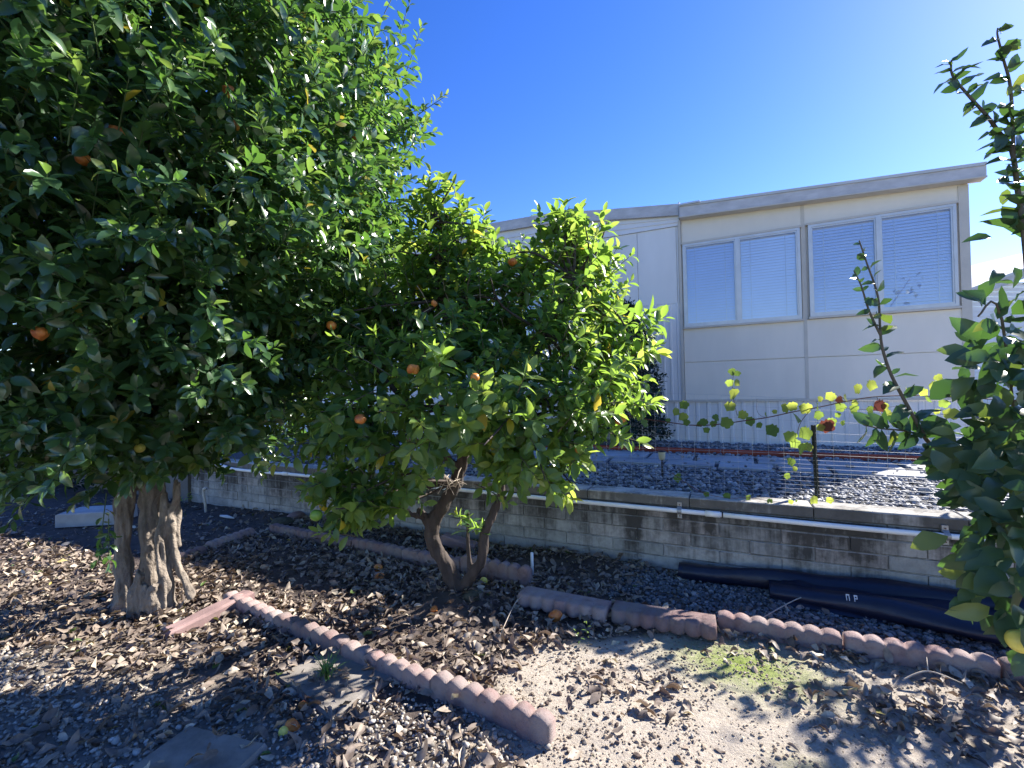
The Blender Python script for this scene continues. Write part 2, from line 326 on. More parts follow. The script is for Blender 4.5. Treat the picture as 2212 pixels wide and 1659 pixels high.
def leaf_parts(root, name, temps, pos, ax, size, kinds, tint, mat, limit=300, cell=5, rest='foliage', minpx=6):
    """largest front-most leaves become objects of their own, the rest one joined part"""
    sz = np.asarray(size); c = pos+ax[:, 0]*sz[:, None]*.5; px, py, dz = project(c); pix = sz*F/dz
    inf = (px > 0) & (px < 1024) & (py > 0) & (py < 768) & (dz > 0) & (pix > minpx)
    order = np.argsort(dz); seen = {}; front = []
    ci = (px//cell).astype(int); cj = (py//cell).astype(int)
    for i in order:
        if inf[i] and (ci[i], cj[i]) not in seen:
            r = max(0, int(pix[i]*.2/cell))
            for a in range(-r, r+1):
                for b_ in range(-r, r+1): seen[(ci[i]+a, cj[i]+b_)] = 1
            front.append(i)
    front = sorted(front, key=lambda i: -pix[i])[:limit]
    msk = np.zeros(len(pos), bool); msk[front] = True
    inv = Matrix.Translation(-root.location); cache = {}
    for i in front:
        q = (int(kinds[i]), round(float(tint[i])*6))
        if q not in cache: cache[q] = stamp(name, [temps[q[0]]], np.zeros((1, 3)), np.eye(3)[None], np.ones(1), np.zeros(1, int), np.array([min(1, q[1]/6)]), mat)
        o = link(name, cache[q], root); a = ax[i]*float(sz[i])
        mt = Matrix(((a[0][0], a[1][0], a[2][0], pos[i][0]), (a[0][1], a[1][1], a[2][1], pos[i][1]), (a[0][2], a[1][2], a[2][2], pos[i][2]), (0, 0, 0, 1)))
        o.matrix_local = inv @ mt
    if (~msk).any():
        me = stamp(rest, temps, pos[~msk], ax[~msk], sz[~msk], kinds[~msk], tint[~msk], mat); o = link(rest, me, root); o.matrix_local = inv
        o['kind'] = 'stuff'
def shoots(orig, dirs, length, nl, lsz, A=(75, 25), droop=.12, jit=.25, upb=.5, tipyoung=.25):
    """leaves spiralling along shoots. returns pos, axes, size, tint, twig segments"""
    n = len(orig); dirs = norm(dirs); ref = np.tile([0., 0, 1], (n, 1)); ref[np.abs(dirs[:, 2]) > .9] = [1, 0, 0]
    u = norm(np.cross(dirs, ref)); v = np.cross(dirs, u); Pn = []; Xn = []; Un = []; S = []; T = []
    ph0 = rng.random(n)*6.28; base = rng.random(n)
    for k in range(nl):
        f = (k+.5)/nl; ph = ph0+k*2.4+rng.normal(0, .3, n); rad = u*np.cos(ph)[:, None]+v*np.sin(ph)[:, None]
        an = np.radians(A[0]+(A[1]-A[0])*f)+rng.normal(0, .25, n)
        x = dirs*np.cos(an)[:, None]+rad*np.sin(an)[:, None]; x[:, 2] -= droop; x += rng.normal(0, jit*.4, (n, 3))
        up = dirs*.6-rad*.0; up = up+np.array([0, 0, upb])+rng.normal(0, jit, (n, 3))
        ll = length*(.15+.85*f); p = orig+dirs*ll[:, None]; p[:, 2] -= droop*.5*ll*f
        Pn.append(p+rad*.004); Xn.append(x); Un.append(up); S.append(lsz*(1-.35*f)*rng.uniform(.75, 1.15, n)); T.append(np.clip(base*.5+rng.random(n)*.35+tipyoung*f**2, 0, .95))
    pos = np.concatenate(Pn); x = np.concatenate(Xn); up = np.concatenate(Un)
    tint = np.concatenate(T); yl = rng.random(len(tint)) < .006; tint[yl] = 1.
    return pos, axes(x, up), np.concatenate(S), tint
def twigmesh(name, orig, dirs, length, r, mat, droop=.06):
    dirs = norm(dirs); ref = np.tile([0., .3, 1], (len(orig), 1)); u = norm(np.cross(dirs, ref)); v = np.cross(dirs, u); Vs = []
    for f, rr in ((0, 1.), (.5, .75), (1., .35)):
        c = orig+dirs*(length*f)[:, None]; c[:, 2] -= droop*length*f*f
        for a in (0, 2.09, 4.19): Vs.append(c+(u*math.cos(a)+v*math.sin(a))*(r*rr)[:, None])
    V = np.stack(Vs, 1).reshape(-1, 3); q = []
    for l in (0, 3):
        for a in range(3): q.append((l+a, l+(a+1) % 3, l+3+(a+1) % 3, l+3+a))
    q = np.array(q); F4 = (q[None]+(np.arange(len(orig))*9)[:, None, None]).reshape(-1, 4)
    return fastmesh(name, V, [F4], mat, np.zeros(len(V)))
def catmull(pts, rads, n=5):
    pts = [Vector(p) for p in pts]; op = []; orr = []
    for i in range(len(pts)-1):
        p0 = pts[max(i-1, 0)]; p1 = pts[i]; p2 = pts[i+1]; p3 = pts[min(i+2, len(pts)-1)]
        for k in range(n):
            t = k/n; q = .5*((2*p1)+(-p0+p2)*t+(2*p0-5*p1+4*p2-p3)*t*t+(-p0+3*p1-3*p2+p3)*t**3); op.append(q); orr.append(rads[i]*(1-t)+rads[i+1]*t)
    op.append(pts[-1]); orr.append(rads[-1]); return op, orr
def organic(name, paths, mat, root, voxel=.012, disp=.02, dsize=.06, squash=None, n=12):
    """fused, knobbly wood from tapering swept paths"""
    mb = MB()
    for pts, rads in paths:
        a, b_ = catmull(pts, rads); mb.tube(a, b_, n, jit=.12)
    me = mb.mesh(name, mat, True); tmp = bpy.data.objects.new('tmp', me); COL.objects.link(tmp)
    md = tmp.modifiers.new('r', 'REMESH'); md.mode = 'VOXEL'; md.voxel_size = voxel; md.use_smooth_shade = True
    dg = bpy.context.evaluated_depsgraph_get(); me2 = bpy.data.meshes.new_from_object(tmp.evaluated_get(dg)); bpy.data.objects.remove(tmp)
    nv = len(me2.vertices); co = np.zeros(nv*3); me2.vertices.foreach_get('co', co); co = co.reshape(-1, 3); nn = np.zeros(nv*3); me2.vertices.foreach_get('normal', nn); nn = nn.reshape(-1, 3)
    x_, y_, z_ = co.T; k_ = 1/dsize; q = .65*(fbm(x_+.25*z_, y_*1.1+z_*.12, k_, 2)-.42)+.5*(vnoise(x_*1.3+y_+.1*z_, z_*.22, k_*1.7)-.5)+.3*(vnoise(x_+y_*.7, z_, k_*.5)-.5)
    co = co+nn*(disp*q)[:, None]; me2.vertices.foreach_set('co', co.ravel()); me2.update()
    me2.name = name; me2.materials.clear(); me2.materials.append(mat)
    o = link(name, me2, root); o.matrix_local = Matrix.Translation(-root.location); return o

# ------------------------------------------------------------------ ground
def hgt(x, y):
    s, o = toL(x, y)
    h = .035*(fbm(x, y, 1.3, 3)-.45)+.016*(fbm(x, y, 9, 3)-.45)+.012*(vnoise(x, y, 32)-.5)*sstep(-.5, 1, vnoise(x, y, 3))
    h = h+.06*np.exp(-((o+.12)/.14)**2)*sstep(1.2, 1.9, s)*(1-sstep(5.9, 6.3, s))*vnoise(x, y, 2.5)   # mulch banked against the wall
    h = h+.07*np.exp(-((s-4.94)**2+(o+1.12)**2)/.05)                                          # mound at the young tree
    d = np.hypot(s-5.95, o+2.0); h = h-.012*np.exp(-(d/.14)**2)
    return h
def beige(s, o):
    a = (s-5.54)*(-.54)+(o+1.44)*.84       # above the slanted litter edge
    b_ = sstep(.06, -.06, a+.08*(vnoise(s, o, 6)-.5))*sstep(5.45, 5.75, s+.2*(vnoise(s, o, 4)-.5))*sstep(-.72, -.85, o)
    return b_
def mosk(s, o):
    e = ((s-6.72)*.95)**2/.07+((o+1.1))**2/.03; e2 = ((s-6.95))**2/.02+((o+1.75))**2/.01
    return np.clip(np.exp(-e*.7)+.5*np.exp(-e2), 0, 1)
gx = np.arange(-9, 5.01, .025); gy = np.concatenate([np.arange(.4, 4, .018), np.arange(4, 10.5, .05)])
X, Y = np.meshgrid(gx, gy); Z = hgt(X, Y); S_, O_ = toL(X, Y); Z = np.where(O_ > .12, -.1, Z)
V = np.stack([X.ravel(), Y.ravel(), Z.ravel()], 1); nx = len(gx); ny = len(gy)
ii = (np.arange(ny-1)[:, None]*nx+np.arange(nx-1)[None]).ravel(); Q = np.stack([ii, ii+1, ii+nx+1, ii+nx], 1)
me = fastmesh('ground', V, [Q], M['ground'])
for nm, arr in (('dirt', np.clip(beige(S_, O_)+.55*sstep(-2.1, -2.5, O_), 0, 1)), ('moss', mosk(S_, O_))):
    a = me.attributes.new(nm, 'FLOAT', 'POINT'); a.data.foreach_set('value', arr.ravel().astype(np.float32))
tag(link('ground', me), kind='structure')
g = MB(); g.v = [(-400, -400, -.12), (400, -400, -.12), (400, 400, -.12), (-400, 400, -.12)]; g.f = [[0, 1, 2, 3]]
tag(g.build('surrounding_ground', M['ground_far']), kind='structure')
UZ = .52
yd = MB(); yd.box(-9, 30, .19, 30, -.1, UZ); o = yd.build('upper_yard', M['gravelbase']); o.matrix_world = FRAME; tag(o, kind='structure')

# ------------------------------------------------------------------ retaining wall
wall = empty('retaining_wall', A0, ANG)
tag(wall, 'low grey slump block retaining wall with dark drip stains, holding up the gravel yard', 'wall')
WEND = 10.4
mb = MB(); mb.box(0, WEND, .012, .15, -.2, .499); mb.build('mortar', M['mortar'], wall)
mb = MB(); mb.box(-.196, .196, 0, .14, -.0475, .0475, .004); bme = [mb.mesh('block', M['block'])]
for vv in range(4):
    q = MB(); q.box(-.196, .196, 0, .14, -.0475, .0475, .005); q.v = [(x+random.uniform(-.001, .001), y+random.uniform(-.003, .003), z+random.uniform(-.0015, .0015)) for x, y, z in q.v]; bme.append(q.mesh('block', M['block']))
half = MB().box(-.096, .096, 0, .14, -.0475, .0475, .004).mesh('block', M['block'])
for row in range(5):
    s0 = .2 if row % 2 else 0.
    for k in range(26):
        s = s0+.2+.4*k
        if s > WEND-.1: break
        o = link('block', random.choice(bme), wall); o.location = (s, random.uniform(-.0025, .0025), .05+.1*row); o.rotation_euler = (0, 0, random.choice((0, 0, math.pi)) and 0)
    if row % 2: o = link('block', half, wall); o.location = (.1, 0, .05+.1*row)
s = 0.
while s < WEND:
    ln = .8; mb = MB(); mb.box(0, ln-.006, -.012, .19, .503, .58, .007); mb.v = [(x, y+random.uniform(-.002, .002), z) for x, y, z in mb.v]
    o = mb.build('cap', M['cap'], wall); o.location = (s, 0, 0); s += ln
mb = MB(); mb.box(-8.5, -.012, -.03, .18, -.2, .6, .01); o = mb.build('side_wall', simple('dark render', (.16, .15, .14), .95, .25, 4, 80, .3)); o.matrix_world = FRAME
tag(o, 'darker plain rendered wall continuing left past the corner of the block wall, behind the old tree', 'wall')

# ------------------------------------------------------------------ white pipe on the wall
pipe = empty('wall_pipe', L(.6, -.04, .5), ANG); tag(pipe, 'long white plastic pipe strapped along the top of the block wall', 'pipe')
def PL(s, z, o=-.045): return (s-.6, o+.04, z-.5)
pp = [(.62, .548), (.8, .53), (.95, .507), (1.2, .498), (1.7, .497), (1.95, .5)]
a, b_ = catmull([PL(*q) for q in pp], [.018]*len(pp), 4); MB().tube(a, b_, 10).build('pipe_section', M['pvc'], pipe, True)
segs = [(1.96, .5, 4.3, .497), (4.31, .497, 6.02, .478), (6.04, .478, 8.15, .474)]
segs = [(1.96, .5, 3.9, .499), (3.91, .499, 6.62, .480), (6.63, .480, 8.1, .474)]
for s0, z0, s1, z1 in segs:
    pts = [PL(s0+(s1-s0)*k/6, z0+(z1-z0)*k/6-.004*math.sin(math.pi*k/6)) for k in range(7)]
    MB().tube(pts, .018, 10).build('pipe_section', M['pvc'], pipe, True)
for sc_, zc in ((1.955, .5), (3.905, .499), (6.56, .480)): MB().tube([PL(sc_-.05, zc), PL(sc_+.05, zc)], .0225, 12).build('coupling', M['pvc'], pipe, True)
for sc_, zc in ((6.327-.0, .481), (7.88, .474), (3.2, .499)):
    c = MB(); pts = []
    for k in range(9):
        th = math.pi*k/8; pts.append((math.sin(th)*.023, math.cos(th)*.023))
    prof = [(.012, .055)]+[(-.045+.0-y_+.0, z_) for y_, z_ in pts]+[(.012, -.055)]
    for i in range(len(prof)-1):
        (ya, za), (yb, zb) = prof[i], prof[i+1]; j = len(c.v)
        c.v += [PL(sc_-.016, zc+za, ya if ya > 0 else ya), PL(sc_+.016, zc+za, ya), PL(sc_+.016, zc+zb, yb), PL(sc_-.016, zc+zb, yb)]; c.f.append([j, j+1, j+2, j+3])
    c2 = MB(); c2.box(sc_-.6-.016, sc_-.6+.016, .012, .027, zc-.5+.02, zc-.5+.06); c2.box(sc_-.6-.016, sc_-.6+.016, .012, .027, zc-.5-.06, zc-.5-.02)
    j = len(c.v); c.v += c2.v; c.f += [[q+j for q in f] for f in c2.f]; st = c.build('strap', M['clamp'], pipe)
    for dz in (.042, -.042): MB().tube([(sc_-.6, .006, zc-.5+dz), (sc_-.6, .013, zc-.5+dz)], .005, 6).build('screw', M['screw'], st)

# ------------------------------------------------------------------ house
HO = L(5.82, 3.947, 0)
house = empty('mobile_home', HO, ANG); tag(house, 'long single storey cream mobile home with shallow roof, ribbed siding and wide blinds-drawn windows', 'house')
def hb(name, mat, *boxes, bev=0, par=house, sm=False):
    m_ = MB()
    for b_ in boxes: m_.box(*b_, bev)
    return m_.build(name, mat, par, sm)
TS = .25; TC = 3.70; TL = -12.
def ribbed(t0, t1, z0, z1f, pitch=.1, depth=.012, y=0., top=None):
    m_ = MB(); t = t0; pr = []
    while t < t1-1e-6:
        for dt, dy in ((0, 0), (.62, 0), (.7, -1), (.92, -1)): 
            tt = t+dt*pitch
            if tt < t1: pr.append((tt, y+dy*depth))
        t += pitch
    pr.append((t1, y))
    for tt, yy in pr: m_.v += [(tt, yy, z0), (tt, yy, z1f(tt))]
    for k in range(len(pr)-1): m_.f.append([2*k, 2*k+2, 2*k+3, 2*k+1])
    return m_
# left section: ribbed lower siding and flatter upper sheets
ribbed(TL, TS-.02, 1.17, lambda t: 2.75, .11, .012).build('ribbed_siding', M['siding'], house)
x0 = TL
while x0 < TS-.03:
    x1 = min(x0+.61, TS-.02); 
    hb('siding_sheet', M['siding'], (x0+.004, x1-.004, -.004, .02, 2.752, 3.975)); x0 = x1
hb('wall_core', M['siding'], (TL, TS-.02, .021, 10, .45, 4.2))
roofpts = [(-12, 4.2), (-8, 4.5), (-5.5, 4.6), (-3.35, 4.6), (-1.83, 4.565), (-1, 4.45), (TS, 4.31)]
def roofz(t):
    for (a_, za), (b2, zb) in zip(roofpts, roofpts[1:]):
        if a_ <= t <= b2: return za+(zb-za)*(t-a_)/(b2-a_)
    return roofpts[-1][1]
# frieze in three lapped boards between the siding top and the fascia
for k in range(3):
    m_ = MB(); a_ = k/3; b2 = (k+1)/3
    ts = [t for t, _ in roofpts if t > -8.1]
    for i in range(len(ts)-1):
        t0, t1 = ts[i], ts[i+1]; top = lambda t: roofz(t)-.17
        za0 = 3.98+(top(t0)-3.98)*a_; zb0 = 3.98+(top(t0)-3.98)*b2; za1 = 3.98+(top(t1)-3.98)*a_; zb1 = 3.98+(top(t1)-3.98)*b2
        j = len(m_.v); m_.v += [(t0, -.026, za0), (t1-(TS*.0), -.026, za1), (t1, -.012, zb1), (t0, -.012, zb0), (t0, 0, za0), (t1, 0, za1)]; m_.f += [[j, j+1, j+2, j+3], [j, j+4, j+5, j+1]]
    m_.build('frieze_board', M['fascia'] if 0 else M['siding'], house)
for (t0, z0), (t1, z1) in zip(roofpts, roofpts[1:]):
    m_ = MB(); m_.v = []
    m_.prism([(t0, z0-.18), (t1-.004, z1-.18), (t1-.004, z1), (t0, z0)], -.075, -.03); m_.build('fascia', M['fascia'], house)
    m_ = MB(); m_.prism([(t0, z0-.06), (t1, z1-.06), (t1, z1-.01), (t0, z0-.01)], -.03, 11); m_.build('roof_sheet', M['roof'], house)
hb('fascia_return', M['fascia'], (TS-.0, TS+.02, -.08, .3, 4.08, 4.33))
# right section
hb('wall_core', M['panel'], (TS, TC-.02, .021, 10, .45, 4.0))
def rz2(t): return 4.235-.042*(t-TS)
m_ = MB(); m_.prism([(TS+.022, 4.07), (TC+.12, 3.925), (TC+.12, rz2(TC+.12)-.03), (TS+.022, rz2(TS)-.01)], -.15, -.11); m_.build('fascia', M['fascia'], house)
m_ = MB(); m_.prism([(TS+.022, 4.052), (TC+.12, 3.907), (TC+.12, 3.923), (TS+.022, 4.068)], -.17, .0); m_.build('soffit', M['trim'], house)
m_ = MB(); m_.prism([(TS+.022, rz2(TS)-.008), (TC+.12, rz2(TC+.12)-.028), (TC+.12, rz2(TC+.12)+.01), (TS+.022, rz2(TS)+.03)], -.165, 11); m_.build('roof_sheet', M['roof'], house)
hb('roof_flashing', M['alu'], (TS+.02, TS+.32, -.19, -.16, 4.235, 4.262))
T1 = 1.915
def pan(x0, x1, z0, z1): hb('wall_panel', M['panel'], (x0, x1, -.006, .02, z0, z1))
pan(TS+.03, T1-.012, 1.2, 1.785); pan(T1+.012, TC-.005, 1.2, 1.785); pan(TS+.03, T1-.012, 1.795, 2.33); pan(T1+.012, TC-.005, 1.795, 2.33)
pan(TS+.03, T1-.012, 3.69, 4.06); pan(T1+.012, TC-.005, 3.69, 4.0)
hb('batten', M['trim'], (T1-.02, T1+.02, -.012, .0, 1.2, 2.33)); hb('batten', M['trim'], (T1-.028, T1+.028, -.014, .0, 2.33, 3.69)); hb('batten', M['trim'], (T1-.02, T1+.02, -.012, .0, 3.69, 3.98))
hb('corner_trim', M['trim'], (TS-.018, TS+.022, -.03, .02, 1.2, 4.06)); hb('corner_trim', M['trim'], (TC-.1, TC, -.02, .0, 1.2, 3.9)); hb('corner_trim', M['trim'], (TC-.02, TC+.002, .0, 10, .5, 3.9))
hb('ledge_trim', M['trim'], (TL, TC, -.035, .02, 1.165, 1.198))
ribbed(TL, TC, .45, lambda t: 1.164, .16, .012, 0.).build('skirting', M['siding'], house)
def window(x0, x1, z0, z1, mids, kinds):
    fr = hb('window_frame', M['alu'], (x0, x1, -.045, .0, z0, z0+.035), (x0, x1, -.045, .0, z1-.035, z1), (x0, x0+.035, -.045, 0, z0+.035, z1-.035), (x1-.035, x1, -.045, 0, z0+.035, z1-.035))
    hb('sill', M['trim'], (x0-.02, x1+.02, -.055, 0, z0-.03, z0-.002), par=fr)
    hb('head_trim', M['trim'], (x0-.02, x1+.02, -.052, 0, z1+.002, z1+.03), par=fr)
    xs = [x0+.035]+[q for q in mids]+[x1-.035]
    for q in mids: hb('mullion', M['alu'], (q-.025, q+.025, -.05, -.005, z0+.035, z1-.035), par=fr)
    for k, kd in enumerate(kinds):
        a_, b2 = xs[k]+(.025 if k else 0), xs[k+1]-(.025 if k < len(mids) else 0)
        hb('sash', M['alu'], (a_, a_+.018, -.036, -.012, z0+.036, z1-.036), (b2-.018, b2, -.036, -.012, z0+.036, z1-.036), (a_+.018, b2-.018, -.036, -.012, z0+.036, z0+.055), (a_+.018, b2-.018, -.036, -.012, z1-.055, z1-.036), par=fr)
        hb('glass', M['glass'], (a_+.018, b2-.018, -.033, -.03, z0+.055, z1-.055), par=fr)
        m_ = MB(); n = int((z1-z0-.11)/.042); 
        for i in range(n):
            z = z0+.056+i*.042; y0 = random.uniform(-.001, .001); sag = random.uniform(-.001, .001); j = len(m_.v)
            m_.v += [(a_+.022, -.021+y0, z+sag), (b2-.022, -.021+y0, z-sag), (b2-.022, -.007+y0, z+.041-sag), (a_+.022, -.007+y0, z+.041+sag)]; m_.f.append([j, j+1, j+2, j+3])
        m_.build('blind', M[kd], fr)
        m_ = MB()
        for q in (.2, .8): tt = a_+(b2-a_)*q; m_.box(tt-.003, tt+.003, -.0285, -.0275, z0+.06, z1-.06)
        m_.build('blind_cord', M['alu'], fr)
window(.292, 1.873, 2.35, 3.66, [1.064], ['blindshaded', 'blind'])
window(1.972, 3.568, 2.365, 3.675, [2.77], ['blindshaded', 'blindshaded'])
# window partly hidden behind the young tree
window(-2.6, -1.15, 2.2, 3.4, [-1.9], ['blind', 'blind'])
# neighbour's house at right
nh = empty('neighbour_house', (12.6, 13.2, 0), R(8)); tag(nh, 'neighbouring pale lap-sided gabled house beyond the right end of the mobile home', 'house')
m_ = MB()
for k in range(26):
    z = .4+k*.15; xe = max(0, (z-3.45)/.33) if z > 3.45 else 0
    m_.v += [(xe, -.02, z), (6.5, -.02, z), (6.5, -.004, z+.15), (xe+(.45 if z > 3.4 else 0), -.004, z+.15)]; j = len(m_.v)-4; m_.f.append([j, j+1, j+2, j+3])
m_.build('lap_siding', M['siding'], nh)
hb('wall_core', M['siding'], (0.02, 6.5, 0, 9, 0, 3.5), par=nh)
m_ = MB(); m_.prism([(-.7, 3.3), (6.6, 5.6), (6.6, 5.85), (-.7, 3.52)], -.3, -.24); m_.build('rake_board', M['fascia'], nh)
m_ = MB(); m_.prism([(-.7, 3.53), (6.6, 5.86), (6.6, 5.95), (-.7, 3.6)], -.35, 9.4); m_.build('roof_sheet', M['roof'], nh)

# ------------------------------------------------------------------ path, border
path = empty('garden_path', A0, ANG); tag(path, kind='structure')
s = 1.0; 
for row, (o0, o1) in enumerate(((1.62, 1.98), (2.0, 2.5))):
    s = .2+row*.25
    while s < 11:
        ln = random.uniform(.45, .8); m_ = MB(); j = .012; a_ = [(s+j+random.uniform(0, .03), o0+random.uniform(0, .02)), (s+ln-j-random.uniform(0, .03), o0+random.uniform(0, .02)), (s+ln-j-random.uniform(0, .02), o1-.02-random.uniform(0, .02)), (s+j+random.uniform(0, .02), o1-.02-random.uniform(0, .02))]
        zt = UZ+.034+random.uniform(-.004, .004)
        cx = sum(q[0] for q in a_)/4; cy = sum(q[1] for q in a_)/4
        for z, f in ((UZ-.02, 1.), (zt-.006, 1.), (zt, .97)): m_.v += [(cx+(q[0]-cx)*f, cy+(q[1]-cy)*f, z) for q in a_]
        m_.f += [[8, 9, 10, 11]]+[[r*4+k, r*4+(k+1) % 4, r*4+4+(k+1) % 4, r*4+4+k] for r in (0, 1) for k in range(4)]
        o = m_.build('paver', M['paver'], path); s += ln
bd = empty('bed_border', A0, ANG); tag(bd, 'thin dark red border strip edging the gravel between the path and the mobile home', 'border')
s = .3
while s < 10.5:
    ln = 2.1; m_ = MB(); n = 6
    pts = [(s+ln*.995*k/n, 2.72+.012*math.sin(k+s), UZ+.035) for k in range(n+1)]; 
    m_.box(s, s+ln-.01, 2.70+random.uniform(-.01, .01), 2.745, UZ-.02, UZ+.075, .006); m_.build('border_strip', M['border'], bd); s += ln

# ------------------------------------------------------------------ scalloped edging
def scallop_mesh(n=7, ln=.605, h=.135, th=.075):
    m_ = MB(); seg = 8; cols = n*seg+1
    for c in range(cols):
        u = c/seg; fr_ = u-math.floor(u) if c < cols-1 else 1.; x = -ln/2+ln*c/(cols-1); b_ = math.sin(math.pi*fr_)**.75 if 0 < fr_ < 1 else 0
        if c in (0, cols-1): b_ = .25
        zt = h-.026+.026*b_+random.uniform(-.0015, .0015); bul = .005*b_; jz = random.uniform(-.0012, .0012)
        m_.v += [(x, -th/2-bul, -.05), (x, -th/2-bul, zt-.009+jz), (x, -th/2-bul+.003, zt-.002+jz), (x, -th/2+.016, zt+.002+jz), (x, th/2-.012, zt-.003+jz), (x, th/2+bul*.5, zt-.018), (x, th/2, -.05)]
    for c in range(cols-1):
        for k in range(6): j = c*7+k; m_.f.append([j, j+7, j+8, j+1])
    m_.f.append([0, 1, 2, 3, 4, 5, 6]); j = (cols-1)*7; m_.f.append([j+6-k for k in range(7)])
    return m_.mesh('edging_stone', M['scallop'], True)
SC = [scallop_mesh() for _ in range(3)]
for me in SC:
    me.polygons.foreach_set('use_smooth', [True]*len(me.polygons))
def edge_between(p, q, label, group, k=0, z=0., tilt=0., flip=False, scl=1.):
    """stone from (s,o) p to (s,o) q"""
    a_ = L(*p); b2 = L(*q); c = (a_+b2)/2; v = b2-a_; o = link('edging_stone', SC[k % 3])
    rz = math.atan2(v.y, v.x); zz = float(hgt(c.x, c.y))
    mt = Matrix.Translation((c.x, c.y, zz+z)) @ Matrix.Rotation(rz, 4, 'Z')
    if flip: mt = mt @ Matrix.Rotation(R(84), 4, 'X') @ Matrix.Translation((0, 0, -.06))
    else: mt = mt @ Matrix.Rotation(tilt, 4, 'X')
    o.matrix_world = mt @ Matrix.Diagonal((v.length/.605*.99, 1, scl, 1)); tag(o, label, 'edging stone', group); return o
GA = 'scalloped stones of the slanting front row'; GB = 'scalloped stones of the row behind the young tree'; GC = 'edging stones along the gravel strip'; GD = 'edging stones of the row running to the wall'
fa = [(3.51, -1.72), (4.13, -1.80), (4.74, -1.855), (5.37, -1.91), (5.99, -1.97)]
la = ['grey-topped scalloped edging stone starting the front row, nearest the old trunk', 'scalloped edging stone second from the old trunk in the front row, dappled with light', 'sunlit-topped scalloped edging stone in the front row beside the grassy stepping stone', 'reddish scalloped edging stone with free end on bare dirt, closest to the camera']
for k in range(4): edge_between(fa[k], fa[k+1], la[k], GA, k, tilt=R(random.uniform(-4, 2)), z=-.032, scl=(.92, .95, 1, 1)[k])
lb = ['small-looking scalloped edging stone at the far left corner where two rows meet', 'scalloped edging stone second from the far corner in the row behind the young tree', 'scalloped edging stone in the middle of the back row, under the hanging left branch', 'scalloped edging stone right behind the forked trunk of the young tree', 'thick scalloped edging stone beside the upright white riser, right end of the back row']
for k in range(5): edge_between((2.33+.605*k, -.5-.035*k), (2.93+.605*k, -.535-.035*k), lb[k], GB, k+1, tilt=R(random.uniform(-4, 4)), scl=(.7, .75, .8, .85, 1.12)[k])
edge_between((5.39, -.95), (5.98, -.95), 'fallen scalloped edging stone lying flat on the leaves right of the young trunk', GC, 0, z=.045, flip=True)
edge_between((6.0, -.92), (6.59, -.88), 'fallen edging stone lying flat with a sunlit crumbling corner, next to upright ones', GC, 1, z=.045, flip=True)
lc = ['upright scalloped edging stone directly right of the two fallen ones', 'upright scalloped edging stone at the lower right below the black plastic roll', 'scalloped edging stone cut off by the right edge of the photo', 'edging stone last in the row beyond the right edge of the photo']
for k in range(3): edge_between((6.59+.615*k, -.76), (7.195+.615*k, -.755), lc[k], GC, k, tilt=R(8), scl=.8)
for k, (p, q) in enumerate((((2.2, -.62), (2.25, -1.1)), ((2.28, -1.15), (2.36, -1.7)))):
    edge_between(p, q, ('half buried edging stone leaning near the far corner of the bed', 'flat low edging stone nearly hidden by leaves just right of the old trunk')[k], GD, k, z=(-.06, -.07)[k], tilt=R(12))
def rough_block(name, mat, lx, ly, lz, label, cat, mw, bev=.012, jit=.006, sub=0, group=None):
    m_ = MB(); n = 6
    # subdivided rounded slab
    xs = np.linspace(-lx/2, lx/2, n); ys = np.linspace(-ly/2, ly/2, 5); 
    for zl, ins in ((-lz/2, 0), (lz/2-bev, 0), (lz/2, bev)):
        ring = [(x, -ly/2+ins) for x in xs]+[(lx/2-ins, y) for y in ys[1:]]+[(x, ly/2-ins) for x in xs[::-1][1:]]+[(-lx/2+ins, y) for y in ys[::-1][1:-1]]
        ring = [(min(max(x, -lx/2+ins), lx/2-ins)+random.uniform(-jit, jit), y+random.uniform(-jit, jit)) for x, y in ring]; rn = len(ring)
        m_.v += [(x, y, zl+random.uniform(-jit, jit)*.3) for x, y in ring]
    for r in range(2):
        for k in range(rn): m_.f.append([r*rn+k, r*rn+(k+1) % rn, (r+1)*rn+(k+1) % rn, (r+1)*rn+k])
    c = len(m_.v); m_.v.append((0, 0, lz/2)); m_.f += [[2*rn+k, 2*rn+(k+1) % rn, c] for k in range(rn)]
    o = m_.build(name, mat); o.matrix_world = mw; return tag(o, label, cat, group)
def atL(s, o, z=0., rz=0., rx=0., ry=0.):
    p = L(s, o); return Matrix.Translation((p.x, p.y, float(hgt(p.x, p.y))+z)) @ Matrix.Rotation(ANG+rz, 4, 'Z') @ Matrix.Rotation(rx, 4, 'X') @ Matrix.Rotation(ry, 4, 'Y')
rough_block('concrete_slab', M['stone'], .5, .42, .11, 'sunlit-cornered grey stepping stone with a grass tuft, beside the front edging row', 'stepping stone', atL(4.85, -2.0, -.025, R(-12)))
rough_block('concrete_slab', M['stone'], .42, .46, .1, 'dark grey square stepping stone set in pebbles at the bottom edge of the photo', 'stepping stone', atL(4.78, -2.74, -.02, R(8)))
p = G(500, 1625); 
rough_block('concrete_block', M['paver'], .62, .34, .15, 'pale concrete block lying on bare soil left of the old trunk', 'concrete block', Matrix.Translation((-4.85, 5.25, .08)) @ Matrix.Rotation(R(8), 4, 'Z'))
rough_block('concrete_slab', M['pinkstone'], .5, .1, .1, 'pinkish broken edging piece lying tilted in dry leaves between old trunk and front row', 'broken stone', atL(3.62, -1.9, .02, R(-95), 0, R(5)))
rough_block('brick', M['pinkstone'], .32, .12, .08, 'loose reddish brick leaning between the back row and the wall, behind the young trunk', 'brick', atL(4.45, -.22, .06, R(12), 0, R(14)))
